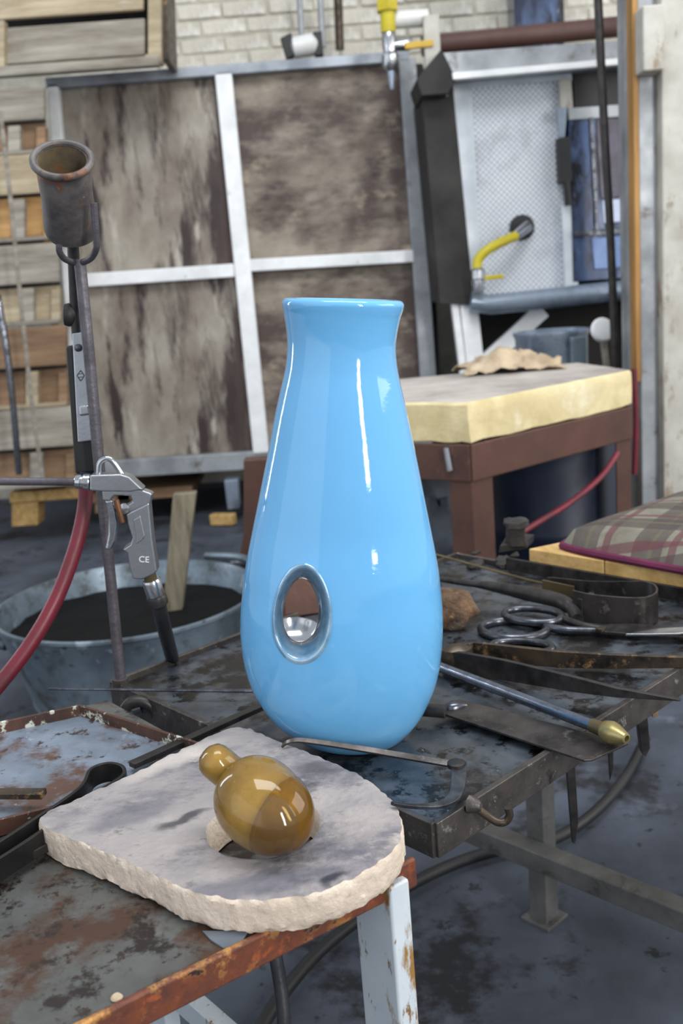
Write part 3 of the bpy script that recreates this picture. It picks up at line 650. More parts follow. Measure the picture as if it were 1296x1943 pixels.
# cutter
cb = B(); near = []; far = []
for th in ths_:
    d = ray(*outer(th, .985)); near.append(CAM + d * .6); far.append(CAM + d * 1.3)
cb.add(near + far, [list(range(NO)), list(range(NO, 2 * NO))[::-1]] + [(i, NO + i, NO + (i + 1) % NO, (i + 1) % NO) for i in range(NO)])
cut = cb.build('cutter', 'tunnel_glass')
bo = body.modifiers.new('hole', 'BOOLEAN'); bo.operation = 'DIFFERENCE'; bo.object = cut; bo.solver = 'EXACT'
bpy.context.view_layer.update()
dg = bpy.context.evaluated_depsgraph_get()
nm = bpy.data.meshes.new_from_object(body.evaluated_get(dg))
body.modifiers.clear(); body.data = nm
nm.materials.clear(); nm.materials.append(MATS['vase_blue']); nm.polygons.foreach_set('material_index', [0] * len(nm.polygons))
nm.shade_smooth(); nm.set_sharp_from_angle(angle=math.radians(50))
bpy.data.objects.remove(cut)
tb = B(); prof_rows = []
KS = 12
fr, bk = [], []
for th in ths_:
    d = ray(*outer(th, 1.0)); hit = bvh.ray_cast(CAM, d.normalized()); fr.append(hit[3] / d.length)
    h2 = bvh.ray_cast(CAM + d * 2, -d.normalized()); bk.append(2 - h2[3] / d.length)
tm = sum(fr) / NO + .045
def trow(kk, side):
    row = []
    for i, th in enumerate(ths_):
        ps = math.sin(kk * math.pi / 2) ** 1.15; dp_ = 1 - math.cos(kk * math.pi / 2)
        s0 = 1.03
        ox, oy = outer(th, s0); ix, iy = inner(th)
        x, y = ox + (ix - ox) * ps, oy + (iy - oy) * ps
        t0 = (fr[i] if side < 0 else bk[i])
        t = t0 + (tm - t0) * dp_
        bul = .0045 * math.sin(min(1, kk / .38) * math.pi) - (.0015 if kk == 0 else 0)
        t += side * bul
        row.append(CAM + ray(x, y) * t)
    return row
for k in range(KS + 1): prof_rows.append(trow(k / KS, -1))
for k in range(KS - 1, -1, -1): prof_rows.append(trow(k / KS, 1))
nr = len(prof_rows)
tb.add([p for r_ in prof_rows for p in r_], [(i * NO + j, i * NO + (j + 1) % NO, (i + 1) * NO + (j + 1) % NO, (i + 1) * NO + j) for i in range(nr - 1) for j in range(NO)])
tn = tb.build('hole_lining', 'tunnel_glass', vase, ang=80); tn['label'] = 'thick grey-blue clear glass lining of the oval hole'

# ------------------------------------------------------------------ kiln slab with round hollow + gold glass bulb
ZS0, ZS = .612, .642
hc = Z(500, 1566, ZS); hr = .0455
top_px = [(72, 1556), (84, 1540), (160, 1505), (250, 1465), (330, 1425), (405, 1390), (437, 1379), (470, 1379), (520, 1400), (590, 1426), (660, 1456), (715, 1488), (748, 1518), (763, 1550), (764, 1580), (752, 1606),
          (722, 1634), (680, 1660), (628, 1684), (560, 1701), (490, 1708), (420, 1703), (350, 1686), (280, 1653), (200, 1616), (130, 1588), (86, 1570)]
oc = [Z(*p, ZS) for p in top_px]
oc = cv(oc, 8, True)
NA = 420
def outline_r(ang_):
    d = V((math.cos(ang_), math.sin(ang_), 0)); best = 0
    for i in range(len(oc)):
        a, b = oc[i] - hc, oc[(i + 1) % len(oc)] - hc
        e = b - a; den = d.x * e.y - d.y * e.x
        if abs(den) < 1e-12: continue
        t = (a.x * e.y - a.y * e.x) / den; s_ = (a.x * d.y - a.y * d.x) / den
        if t > 0 and -1e-6 <= s_ <= 1 + 1e-6: best = max(best, t)
    return best
angs = [2 * math.pi * i / NA for i in range(NA)]
Ro = [outline_r(a) for a in angs]
sb = B(); R_rows = []
def nzp(p, a, s): return noise.noise(p * s) * a
def srow(fn): R_rows.append([fn(i, a) for i, a in enumerate(angs)])
HD = .0295
# hollow wall (right through the slab), lip, top, edge, side, underside
for (f_, dz) in [(.97, -HD), (.98, -HD + .008), (1.0, -.012), (1.01, -.004), (1.04, -.0008)]:
    srow(lambda i, a, f_=f_, dz=dz: hc + V((math.cos(a), math.sin(a), 0)) * hr * (f_ + .03 * noise.noise(V((math.cos(a) * 3, math.sin(a) * 3, 1)))) + V((0, 0, dz)))
for k in range(1, 27):
    t = k / 27
    def fn(i, a, t=t):
        r_ = hr * 1.04 + (Ro[i] - .004 - hr * 1.04) * t
        p = hc + V((math.cos(a), math.sin(a), 0)) * r_
        p.z += nzp(p, .0009, 60) + nzp(p, .0006, 170) - .0012 * max(0, t - .9) * 10 * abs(noise.noise(p * 45))
        return p
    srow(fn)
ntop = len(R_rows) - 1
for (din, z_, am, s_) in [(.0016, ZS - .0012, .0014, 120), (.0004, ZS - .004, .0012, 110), (0, ZS - .008, .0011, 90), (0, ZS - .013, .0011, 90), (0, ZS - .018, .0012, 90), (.0, ZS - .023, .0016, 80), (.001, ZS - .027, .0024, 70), (.004, ZS0 + .0, .003, 55)]:
    def fn(i, a, din=din, z_=z_, am=am, s_=s_):
        p = hc + V((math.cos(a), math.sin(a), 0)) * (Ro[i] - din)
        nn = noise.noise_vector(V((p.x, p.y, z_)) * s_) * am + noise.noise_vector(V((p.x, p.y, z_)) * 200) * am * .5
        q = V((p.x, p.y, z_)) + nn
        q.z = max(q.z, ZS0)
        return q
    srow(fn)
R_rows.append([V(p) for p in R_rows[0]])
nr = len(R_rows)
sb.v = [p for r_ in R_rows for p in r_]
for i in range(nr - 1):
    for j in range(NA):
        sb.f.append((i * NA + j, i * NA + (j + 1) % NA, (i + 1) * NA + (j + 1) % NA, (i + 1) * NA + j)); sb.m.append(1 if (i > ntop or i < 4) else 0)
tag(sb.build('kiln_slab', ['slab_top', 'slab_side'], ang=42), 'thick sooty beige refractory slab with a round hollow', 'slab')

so_ = WL['kiln_slab']
def sp_(x, y): p = Z(x, y, ZS) - so_; return (p.x, p.y)
soot('slab_top', [(sp_(345, 1556), .55, .035, .009, (56, 54, 60), .85), (sp_(630, 1668), .6, .016, .007, (36, 38, 50), .95), (sp_(255, 1545), .5, .05, .025, (88, 88, 98), .6), (sp_(470, 1680), .1, .09, .018, (92, 92, 104), .7),
                  (sp_(330, 1440), .7, .07, .022, (206, 196, 188), .6), (sp_(700, 1560), .9, .05, .03, (178, 168, 162), .5), (sp_(600, 1460), -.5, .03, .012, (80, 76, 78), .6)])
gold = thing('gold_glass_bulb', 'golden glass ornament with knob neck resting in the slab hollow', 'ornament', Z(497, 1570, ZS - .012))
ga, gb = Z(430, 1462, .69), Z(552, 1590, .667)
gax = (gb - ga).normalized(); gl = (gb - ga).length
def bulb(t): return math.sqrt(max(0, 1 - (2 * t - 1) ** 2))
R0 = .0343
pf = [(gl * (-.12), .010), (gl * (-.07), .0125)]
gmid = Z(500, 1530, .6775)
Lh = .0435
profb = []
for i in range(41):
    s_ = -1 + 2 * i / 40
    r_ = R0 * (max(0, 1 - abs(s_) ** 2.15)) ** .5 * (1 - .10 * s_)
    profb.append((s_ * Lh, max(r_, .0004)))
B().lathe(gmid, gax, profb, 56).build('bulb', 'gold_glass', gold, ang=70)
B().lathe(gmid, gax, [(t * .80 - .002, r_ * .86) for t, r_ in profb], 40).build('gold_core', 'gold_core', gold, ang=70)
# second gather of thicker gold glass over the lower right end
cap = [(t + .0006, r_ * 1.012 + .0003) for (t, r_) in profb if t > .012]
caxis = (gax + V((.35, .1, -.1))).normalized()
B().lathe(gmid, caxis, [(cap[0][0], cap[0][1] - .0015)] + cap, 56).build('gold_gather', 'gold_glass_deep', gold, ang=60)
nka = gmid - gax * (Lh - .006); nkd = (Z(398, 1436, .71) - nka)
nl = nkd.length
B().lathe(nka, nkd, [(-.006, .021), (.002, .0165), (nl * .35, .0145), (nl * .6, .0145), (nl * .85, .0142), (nl * 1.02, .0125), (nl * 1.14, .008), (nl * 1.19, .0005)], 32).build('knob_neck', 'gold_glass', gold, ang=70)

B().lathe(nka, nkd, [(0, .011), (nl * .4, .0095), (nl * .8, .0095), (nl * 1.02, .007), (nl * 1.08, .001)], 24).build('neck_core', 'gold_core', gold, ang=70)
# ------------------------------------------------------------------ foreground rusty table
ZF = .610
c1 = Z(774, 1632, ZF); q1 = Z(235, 1925, ZF - .01)
d1 = (q1 - c1); d1.z = 0; d1.normalize()
d2 = V((-.644, .764, 0)).normalized()
ft = thing('rusty_side_table', 'rust-stained steel side table with orange edge and white leg in front', 'table', (c1.x - .2, c1.y, 0))
def Fp(a, b, z): p = c1 + d1 * a + d2 * b; p.z = z; return p
B().prism([Fp(.003, .0, ZF - .004), Fp(.85, .0, ZF - .004), Fp(.85, .64, ZF - .004), Fp(.003, .50, ZF - .004)], (0, 0, .004)).build('top_plate', 'rust_table', ft)
B().bar(Fp(-.004, -.003, ZF - .010), Fp(.85, -.003, ZF - .010), .006, .026).build('edge_bar', 'rust_edge', ft, bevel=.0025)
lc = Z(741, 1705, .595)
def fleg(p):
    pts = [p, p - d1 * .020, p - d1 * .020 + d2 * .046, p + d2 * .046]
    B().prism([down(x, 0) for x in pts], (0, 0, ZF - .006)).build('leg', 'white_leg', ft, bevel=.0025)
fleg(down(lc, 0)); fleg(down(lc + d1 * .75, 0)); fleg(down(lc + d2 * .42, 0))
B().bar(down(lc + d2 * .03, .30), down(lc + d2 * .42, .30), .02, .03).build('brace', 'white_leg', ft, bevel=.002)
tag(B().lathe(Z(222, 1896, ZF), (0, 0, 1), [(0, .0036), (.0015, .0042), (.0028, .003)], 14).rough(.0004, 300).build('wood_crumb', 'leather'), 'tiny tan wood crumb on the rusty table top', 'crumb')
tag(B().prism([Z(*p, ZF + .0005) for p in ((385, 1768), (470, 1772), (455, 1798), (425, 1800), (400, 1786))], (0, 0, .0012)).rough(.0015, 60).build('paper_scrap', 'grey_cloth'), 'pale grey crumpled scrap tucked under the kiln slab', 'scrap')
tag(B().tube(cv([D(505, 1730, .86), D(520, 1800, .85), D(532, 1870, .84), D(538, 1930, .83), D(536, 2000, .82)], 6), .0068, 14).build('braided_hose', 'rubber'), 'black braided hose hanging below the rusty table edge', 'hose')
# tray
tz = ZF + .001
tA, tB, tC = Z(155, 1362, tz), Z(-40, 1405, tz), Z(345, 1425, tz)
e1 = (tB - tA).normalized(); e2 = (tC - tA).normalized()
tr = thing('enamel_tray', 'shallow chipped enamel tray with rusty rim at the left', 'tray', tA)
P4 = [tA, tA + e2 * .26, tA + e2 * .26 + e1 * .42, tA + e1 * .42]
B().prism(P4, (0, 0, .003)).build('tray_bottom', 'rust_enamel', tr)
for i in range(4):
    a, b = P4[i], P4[(i + 1) % 4]
    B().bar(a + V((0, 0, .008)), b + V((0, 0, .008)), .0035, .0165).build('tray_rim', 'rust_rim', tr, bevel=.001)
# black strap tool and flat bars left
zs = ZF + .026
bt = thing('black_strap_tongs', 'black looped strap tongs lying beside the kiln slab', 'tongs', Z(100, 1540, ZF))
H_ = V((0, 0, .020))
loop = cv([Z(-60, 1638, zs), Z(60, 1560, zs), Z(150, 1498, zs), Z(172, 1462, zs), Z(205, 1450, zs), Z(232, 1456, zs), Z(234, 1472, zs), Z(205, 1492, zs), Z(160, 1520, zs), Z(60, 1592, zs), Z(-60, 1668, zs)], 7)
B().ribbon([p - H_ * .9 for p in loop], H_, .0035).build('strap', 'soot_strap', bt, bevel=.0008)
tag(B().bar(Z(-60, 1668, ZF + .012), Z(205, 1530, ZF + .012), .03, .008).build('dark_flat_bar', 'darkflat', bevel=.001), 'dark flat steel bar on the rusty table below black tongs', 'bar')
tag(B().bar(Z(-40, 1506, ZF + .02), Z(84, 1506, ZF + .02), .012, .006).build('dull_strip', 'tool_brown', bevel=.001), 'short dull steel strip on the enamel tray', 'bar')
tag(B().bar(Z(250, 1452, .622), Z(520, 1330, .618), .011, .006).build('black_blade_bar', 'tool_black', bevel=.001), 'long black flat bar running from slab behind the vase', 'bar')
tag(B().tube([Z(92, 1307, .62), Z(480, 1311, .616)], [.0016, .0024], 8).build('thin_steel_rod', 'tool_steel'), 'thin straight steel rod lying left of the vase', 'rod')
# hanging black ring left of table corner
hr_ = thing('black_iron_ring', 'thick black iron ring hook below the left table corner', 'ring hook', D(270, 1395, 1.10))
B().tube(cv([D(238, 1345, 1.10), D(250, 1332, 1.10), D(272, 1332, 1.10), D(293, 1348, 1.10), D(300, 1375, 1.10), D(297, 1400, 1.10)], 6), .0072, 12).build('hook', 'tool_black', hr_)
B().tube(cv([D(232, 1362, 1.11), D(248, 1352, 1.10), D(268, 1344, 1.10)], 6), .006, 10).build('shank', 'tool_steel', hr_)

# ------------------------------------------------------------------ tools on the table
zt_ = ZT + .0005
# callipers
ca = thing('calliper', 'bow-legged steel calliper lying in front of the vase, tips on slab', 'calliper', Z(866, 1455, ZT))
p1 = cv([Z(534, 1416, .6455), Z(545, 1409, .648), Z(565, 1406, .647), (Z(620, 1413, .641)), Z(700, 1426, .633), Z(780, 1440, .627), Z(862, 1454, .622)], 6)
B().ribbon([p - V((0, 0, .0015)) for p in p1], [V((.0015, .004, .0026)) * (.8 + .6 * i / len(p1)) for i in range(len(p1))], .003).build('upper_arm', 'sheet_dark', ca, bevel=.0006)
p2 = cv([Z(856, 1447, .6235), Z(856, 1480, .6225), Z(852, 1506, .622), Z(838, 1520, .623), Z(806, 1527, .628), Z(770, 1527, .638), Z(741, 1523, .647)], 6)
sd2 = []
for i, p in enumerate(p2):
    t = (p2[min(i + 1, len(p2) - 1)] - p2[max(i - 1, 0)]).normalized(); s_ = t.cross(V((0, 0, 1))).normalized() * -1
    wdt = .0145 * (1 - .72 * (i / (len(p2) - 1)) ** 1.3); sd2.append(s_ * wdt)
B().ribbon(p2, sd2, .003).build('lower_arm', 'tool_steel', ca, bevel=.0006)
B().lathe(Z(866, 1454, .6225), (0, 0, 1), [(0, .0085), (.004, .0085), (.005, .006)], 18).build('pivot', 'tool_black', ca)
# paddle
pd = thing('flat_paddle', 'thin dark sheet-metal paddle sticking out over the table rim', 'paddle', Z(1000, 1390, ZT))
zp = RT_ + .0006
pa, pb2, pc, pd_ = Z(818, 1350, zp), Z(872, 1330, zp), Z(1192, 1414, zp), Z(1116, 1449, zp)
B().prism([pa, pb2, pc, pd_ + (pc - pd_) * .1, pd_ - (pd_ - pa).normalized() * .004], (0, 0, .0025)).build('blade', 'sheet_dark', pd, bevel=.0006)
B().tube([Z(775, 1345, zp + .006), Z(845, 1350, zp + .006)], .007, 12).build('handle', 'tool_black', pd)
B().lathe(Z(855, 1344, zp + .002), (.8, .1, .1), [(-.008, .003), (-.004, .006), (.004, .007), (.012, .0045), (.018, .002)], 12).rough(.0025, 90).build('weld_blob', 'tool_steel', pd)
# blow pipe with brass nozzle
bpz = thing('steel_pipe', 'bluish steel pipe with a brass cone nozzle lying right of vase', 'pipe', Z(1000, 1340, ZT))
s0, s1 = Z(800, 1252, .6115), Z(1128, 1378, .6255)
B().tube([s0, s1], .0062, 16).build('pipe', 'pipe_steel', bpz)
ax = (s1 - s0).normalized()
B().lathe(s1 - ax * .003, ax, [(.014, .0068), (.017, .0100), (.024, .0115), (.030, .0105), (.044, .0050), (.0445, .003), (.038, .0025)], 24).build('nozzle', 'brass', bpz)
B().lathe(s1 - ax * .003, ax, [(0, .0069), (.016, .0074), (.017, .0074)], 20).build('ferrule', 'bronze', bpz)
# jacks (big pincers)
jk = thing('jack_pincers', 'large blackened sprung jacks with two long tapering blades', 'pincers', Z(1000, 1280, ZT))
def blade(pts, hs, th, nm_, m_):
    P_ = [Z(x, y, z) for (x, y, z) in pts]
    B().ribbon(P_, [V((0, 0, h)) for h in hs], th).build(nm_, m_, jk, bevel=.001)
blade([(868, 1258, ZT + .001), (900, 1252, ZT + .001), (1060, 1266, ZT + .002), (1160, 1268, .606), (1310, 1266, .612)], [.024, .024, .021, .018, .013], .006, 'blade', 'tool_brown')
blade([(862, 1272, ZT + .001), (880, 1276, ZT + .001), (960, 1290, .605), (1090, 1312, .613), (1170, 1322, .614), (1292, 1329, .6145)], [.024, .026, .025, .018, .011, .0015], .006, 'blade', 'tool_black')
B().lathe(Z(868, 1266, ZT + .001), (0, 0, 1), [(0, .016), (.012, .02), (.024, .018), (.029, .009), (.030, .001)], 20, squash=.7).build('spring_bow', 'tool_brown', jk)
# shears
def ringpts(cx, cy, rx, ry, z, tilt=0, n_=28): return [Z(cx + rx * math.cos(2 * math.pi * i / n_), cy + ry * math.sin(2 * math.pi * i / n_) + tilt * math.cos(2 * math.pi * i / n_), z) for i in range(n_)]
sh = thing('shears', 'black iron shears with two oval finger loops and bright blade tip', 'shears', Z(1050, 1195, ZT))
B().tube(ringpts(975, 1194, 62, 17, ZT + .006, 1), .0058, 10, True).build('finger_loop', 'tool_steel', sh)
B().tube(ringpts(1012, 1168, 55, 13, ZT + .012, 3), .0052, 10, True).build('finger_loop', 'tool_steel', sh)
B().tube(cv([Z(1034, 1190, ZT + .007), Z(1080, 1196, ZT + .007), Z(1140, 1197, ZT + .006)], 5), .0055, 10).build('shank', 'tool_steel', sh)
B().tube(cv([Z(1062, 1172, ZT + .012), Z(1100, 1185, ZT + .011), Z(1150, 1196, ZT + .008)], 5), .005, 10).build('shank', 'tool_black', sh)
B().prism([Z(*p, ZT + .006) for p in ((1135, 1190), (1200, 1188), (1320, 1196), (1320, 1206), (1200, 1208), (1138, 1203))], (0, 0, .004)).build('blade', 'tool_black', sh, bevel=.0008)
B().prism([Z(*p, ZT + .0115) for p in ((1186, 1207), (1250, 1196), (1320, 1192), (1320, 1202), (1285, 1206), (1230, 1207))], (0, 0, .003)).build('blade_tip', 'bright_steel', sh, bevel=.0008)
B().lathe(Z(1140, 1196, ZT + .010), (0, 0, 1), [(0, .006), (.003, .006), (.004, .003)], 14).build('rivet', 'tool_brown', sh)
sr = thing('single_loop_tool', 'iron tool loop half hidden behind the jacks upper blade', 'tool', Z(990, 1232, ZT))
B().tube(ringpts(990, 1228, 58, 12, ZT + .005, 2), .0048, 10, True).build('loop', 'tool_steel', sr)
# band tool (shaped strap)
bd = thing('band_tool', 'blackened tool with round handle and U-shaped steel band', 'tool', Z(1150, 1180, ZT))
hd = cv([Z(800, 1092, ZT + .025), Z(880, 1106, ZT + .025), Z(930, 1112, ZT + .024), Z(1000, 1126, ZT + .022), Z(1060, 1140, ZT + .02), Z(1085, 1156, ZT + .016), Z(1096, 1176, ZT + .012)], 6)
B().tube(hd, [.0045 + .006 * min(1, max(0, (i - 8) / 10)) - (.002 if i > 28 else 0) for i in range(len(hd))], 12).build('handle', 'tool_black', bd)
bz = ZT + .001
band = cv([Z(1088, 1173, bz), Z(1120, 1181, bz), Z(1170, 1187, bz), Z(1215, 1189, bz), Z(1240, 1183, bz), Z(1247, 1171, bz), Z(1235, 1159, bz), Z(1190, 1149, bz), Z(1120, 1137, bz), Z(1040, 1119, bz)], 6)
nb_ = len(band)
B().ribbon(band, [V((0, 0, .040 if i < nb_ * .7 else .040 - .022 * (i / nb_ - .7) / .3)) for i in range(nb_)], .003).build('band', 'sheet_dark', bd, bevel=.0006)
B().box(Z(1112, 1148, bz + .018), eR * .016, eL * .004, (0, 0, .014)).build('clamp', 'tool_black', bd, bevel=.002)
B().ribbon([Z(1030, 1122, bz), Z(1090, 1135, bz)], V((0, 0, .018)), .003).build('bronze_end', 'bronze', bd, bevel=.0006)
tag(B().tube([Z(820, 1050, ZT + .012), Z(1000, 1100, ZT + .012), Z(1090, 1120, ZT + .01)], .002, 8).build('thin_brass_wire', 'bronze'), 'thin brownish wire lying at the back of the tool table', 'wire')
# charred cork block right of vase
ck = B(); n_ = 26; c = Z(858, 1190, ZT)
cvv = []
for b in np.linspace(-1.5, 1.5, 16):
    for a in np.linspace(0, 2 * math.pi, n_, endpoint=False):
        d = V((math.cos(a) * math.cos(b), math.sin(a) * math.cos(b), math.sin(b)))
        r_ = 1 + .22 * noise.noise(d * 1.7 + V((2, 0, 0))) + .10 * noise.noise(d * 6)
        p = c + V((d.x * .038 * r_ - .006, d.y * .03 * r_, .026 + d.z * .030 * r_)); p.z = max(p.z, ZT + .0005); cvv.append(p)
ck.add(cvv, [(i * n_ + j, i * n_ + (j + 1) % n_, (i + 1) * n_ + (j + 1) % n_, (i + 1) * n_ + j) for i in range(15) for j in range(n_)] + [list(range(n_)), list(range(15 * n_, 16 * n_))])
tag(ck.build('cork_lump', 'cork', ang=80), 'charred brown cork lump just right of the vase', 'cork')
# things seen through the vase's hole
tag(B().lathe(Z(560, 1222, ZT), (.1, -.2, 1), [(0, .018), (.012, .03), (.022, .034), (.022, .032), (.01, .026), (.003, .012)], 28).build('steel_ladle_bowl', 'bright_steel'), 'small shiny steel bowl seen through the hole in the vase', 'bowl')
tag(B().box(Z(585, 1178, ZT) + V((.01, .05, .055)), (.05, .01, 0), (-.005, .02, 0), (0, .006, .055)).build('wood_mould', 'rust_brown', bevel=.004), 'brown scorched wooden block behind the vase, seen through its hole', 'block')
# ------------------------------------------------------------------ seat: board, cushion, soot clutter
zb0 = .618
bo_ = thing('seat_board', 'light pine board forming the bench seat under the cushion', 'board', Z(1100, 1080, zb0))
f0, f1 = Z(1004, 1069, zb0), Z(1310, 1122, zb0)
bdir = (f1 - f0).normalized(); bper = V((-bdir.y, bdir.x, 0))
for k, (t0, t1) in enumerate([(0, .495), (.5, 1.9)]):
    a, b = f0 + (f1 - f0) * t0, f0 + (f1 - f0) * t1
    B().prism([a, b, b + bper * .27, a + bper * .27 + bdir * (.10 if k == 0 else 0)], (0, 0, .024)).build('plank', 'pinewood', bo_, bevel=.002)
for k in (1.35, 1.8):
    B().box(f0 + (f1 - f0) * k + bper * .30 - V((0, 0, zb0 / 2)), bdir * .016, bper * .016, (0, 0, zb0 / 2)).build('leg', 'darkflat', bo_)
B().bar(f0 - bdir * .04 - bper * .004 - V((0, 0, .01)), f0 + bdir * .60 - bper * .004 - V((0, 0, .01)), .006, .03).build('front_angle', 'tool_black', bo_, bevel=.001)
cu = thing('plaid_cushion', 'olive and maroon plaid seat cushion with purple piping on board', 'cushion', Z(1180, 1030, zb0 + .024))
zc = zb0 + .0245
cpx = [Z(1046, 1042, zc), Z(1330, 1096, zc)]
cdir = (cpx[1] - cpx[0]).normalized(); cper = V((-cdir.y, cdir.x, 0))
cbm = B(); NXc, NYc = 25, 19; LX, LY = .42, .36
def cpt(u, v_, top):
    # rounded rectangle
    x, y = u * 2 - 1, v_ * 2 - 1
    rx = math.sqrt(max(0, 1 - .12 * y ** 6)); ry = math.sqrt(max(0, 1 - .12 * x ** 6))
    edge = max(abs(x), abs(y)); h = (1 - edge ** 5) ** .5 if edge < 1 else 0
    p = cpx[0] + cdir * ((x * rx + 1) / 2 * LX) + cper * ((y * ry + 1) / 2 * LY)
    p.z = zc + .008 + (.036 * h + .004 * noise.noise(p * 12) * h if top else -.008 * min(1, h * 3)); return p
gv = [cpt(i / (NXc - 1), j / (NYc - 1), True) for j in range(NYc) for i in range(NXc)] + [cpt(i / (NXc - 1), j / (NYc - 1), False) for j in range(NYc) for i in range(NXc)]
off = NXc * NYc
gf = [(j * NXc + i, j * NXc + i + 1, (j + 1) * NXc + i + 1, (j + 1) * NXc + i) for j in range(NYc - 1) for i in range(NXc - 1)]
cbm.add(gv, gf + [tuple(k + off for k in q[::-1]) for q in gf])
cbm.build('cover', 'plaid', cu, ang=80)
per = [cpt(i / 24, 0, True) for i in range(25)] + [cpt(1, i / 18, True) for i in range(1, 19)] + [cpt(1 - i / 24, 1, True) for i in range(1, 25)] + [cpt(0, 1 - i / 18, True) for i in range(1, 18)]
B().tube([p + V((0, 0, -.003)) for p in per], .0062, 8, True).build('piping', 'purple_trim', cu)
cl = thing('soot_block', 'small charred block standing at the corner behind the seat board', 'block', Z(978, 1028, .61))
B().prism([Z(*p, .612) for p in ((950, 1048), (1000, 1042), (1012, 1025), (965, 1022))], (0, 0, .012)).rough(.006, 40).build('base', 'charred', cl)
B().lathe(Z(980, 1032, .62), (0, 0, 1), [(0, .019), (.012, .017), (.03, .018), (.032, .024), (.04, .022), (.044, .01)], 9).rough(.005, 60).build('stub', 'charred', cl)
for k in range(7):
    x, y = random.uniform(890, 985), random.uniform(1052, 1080)
    c = Z(x, y, ZT); r_ = random.uniform(.008, .018); n_ = 10
    g = B().lathe(c, (0, 0, 1), [(0, r_), (r_ * .5, r_ * 1.1), (r_ * .9, r_ * .5), (r_, .001)], n_).rough(.006, 70)
    for p in g.v: p.z = max(p.z, ZT + .0004)
    tag(g.build('soot_lump', 'charred'), 'loose charred lump at the back corner of the tool table', 'charcoal', 'charred lumps at the table corner')

# ------------------------------------------------------------------ bucket
YB = 2.45
bkc = Z(245, 1140, .30); BR = .335
bu = thing('zinc_bucket', 'wide galvanised tub with black water behind the blow gun', 'bucket', (bkc.x, bkc.y, 0))
b0 = V((bkc.x, bkc.y, 0))
B().lathe(b0, (0, 0, 1), [(0, .25), (.004, .255), (.07, .272), (.074, .276), (.08, .274), (.30, BR), (.305, BR + .008), (.312, BR + .008), (.314, BR), (.30, BR - .006), (.12, .285), (.1, .1)], 64).build('shell', 'galvanised', bu)
wbm = B(); wv = [b0 + V((0, 0, .252))]; nw = 48
for r_ in (.08, .16, .24, .312):
    wv += [b0 + V((math.cos(2 * math.pi * j / nw) * r_, math.sin(2 * math.pi * j / nw) * r_, .25 + .012 * noise.noise(V((math.cos(2 * math.pi * j / nw) * r_, math.sin(2 * math.pi * j / nw) * r_, 0)) * 14))) for j in range(nw)]
wbm.add(wv, [(0, 1 + j, 1 + (j + 1) % nw) for j in range(nw)] + [(1 + i * nw + j, 1 + i * nw + (j + 1) % nw, 1 + (i + 1) * nw + (j + 1) % nw, 1 + (i + 1) * nw + j) for i in range(3) for j in range(nw)])
wo = tag(wbm.build('black_water', 'coal', ang=80), 'black sooty water filling the zinc tub', 'water', None, 'stuff')
pL = V((bkc.x - BR - .005, bkc.y - .02, .28))
B().tube(cv([pL + V((.01, 0, .035)), pL + V((-.02, -.01, .03)), pL + V((-.028, -.015, -.01)), pL + V((-.005, -.02, -.05)), pL + V((.02, -.03, -.06))], 6), .013, 10).build('ear', 'galvanised', bu)
pR = V((bkc.x + BR + .0, bkc.y + .06, .31))
B().tube(cv([pR + V((-.16, .22, .02)), pR + V((-.06, .14, .03)), pR + V((-.0, .05, .03))], 6), .011, 10).build('handle', 'galvanised', bu)
ws = B().prism([D(*p, 2.55) for p in ((328, 938), (372, 934), (345, 1165), (308, 1165))], (0, .03, 0)).build('wooden_stick', 'stickwood', bevel=.004)
tag(ws, 'wet wooden stick standing in the zinc tub', 'stick')

# ------------------------------------------------------------------ torch stand, torch, blow gun
YT = 1.15
stn = thing('torch_stand', 'speckled iron pole with U-shaped cradle on the table corner', 'stand', D(229, 1296, YT))
B().tube(cv([D(230, 1300, YT), D(207, 1070, YT), D(188, 880, YT), D(167, 650, YT), D(151, 492, YT)], 6), .0067, 14).build('pole', 'iron_pole', stn)
B().lathe(D(229, 1304, YT), D(220, 1200, YT) - D(229, 1300, YT), [(0, .010), (.012, .010), (.013, .008)], 16).build('socket', 'rim_steel', stn)
B().tube(cv([D(112, 466, YT - .035), D(113, 478, YT - .03), D(124, 492, YT - .015), D(146, 499, YT), D(170, 492, YT - .015), D(182, 474, YT - .03), D(183, 455, YT - .035), D(178, 385, YT - .045)], 7), .0036, 10).build('cradle', 'iron_pole', stn)
to = thing('gas_torch', 'rusty cup-mouthed gas torch resting upright in the pole cradle', 'torch', D(160, 900, YT + .02))
cm, cbt = D(118, 304, 1.104), D(137, 442, 1.165)
cax = (cm - cbt); cl_ = cax.length; cax.normalize()
R1, R2 = .0282, .0300
cupb = B().lathe(cbt, cax, [(-.002, .006), (-.001, R2 - .006), (.003, R2 - .001), (.008, R2), (cl_ * .5, R1 - .0006), (cl_ - .004, R1), (cl_, R1), (cl_, R1 - .003)], 48, caps=False)
cupb.build('cup', 'rust_cup', to)
B().lathe(cbt, cax, [(cl_ - .001, R1 - .0025), (cl_ * .5, R1 - .004), (.012, R2 - .004), (.01, .002)], 48, caps=False).build('cup_inside', 'cup_inside', to)
a_ = V((0, 0, 1)); a_ = (a_ - cax * a_.dot(cax)).normalized(); b_ = cax.cross(a_)
B().tube([cm + (a_ * math.cos(t) + b_ * math.sin(t)) * (R1 + .0016) for t in np.linspace(0, 2 * math.pi, 48, endpoint=False)], .0040, 10, True).build('cup_rim', 'rust_cup', to)
B().tube([cbt - cax * .001, D(139, 478, YT + .024), D(144, 600, YT + .024), D(148, 645, YT + .024)], [.006, .0068, .0068, .0068], 10).build('neck', 'tool_black', to)
B().lathe(D(146, 598, YT + .026), (-1, -.15, .12), [(.0, .007), (.004, .012), (.009, .0135), (.014, .012), (.016, .006)], 18).build('valve_knob', 'black', to)
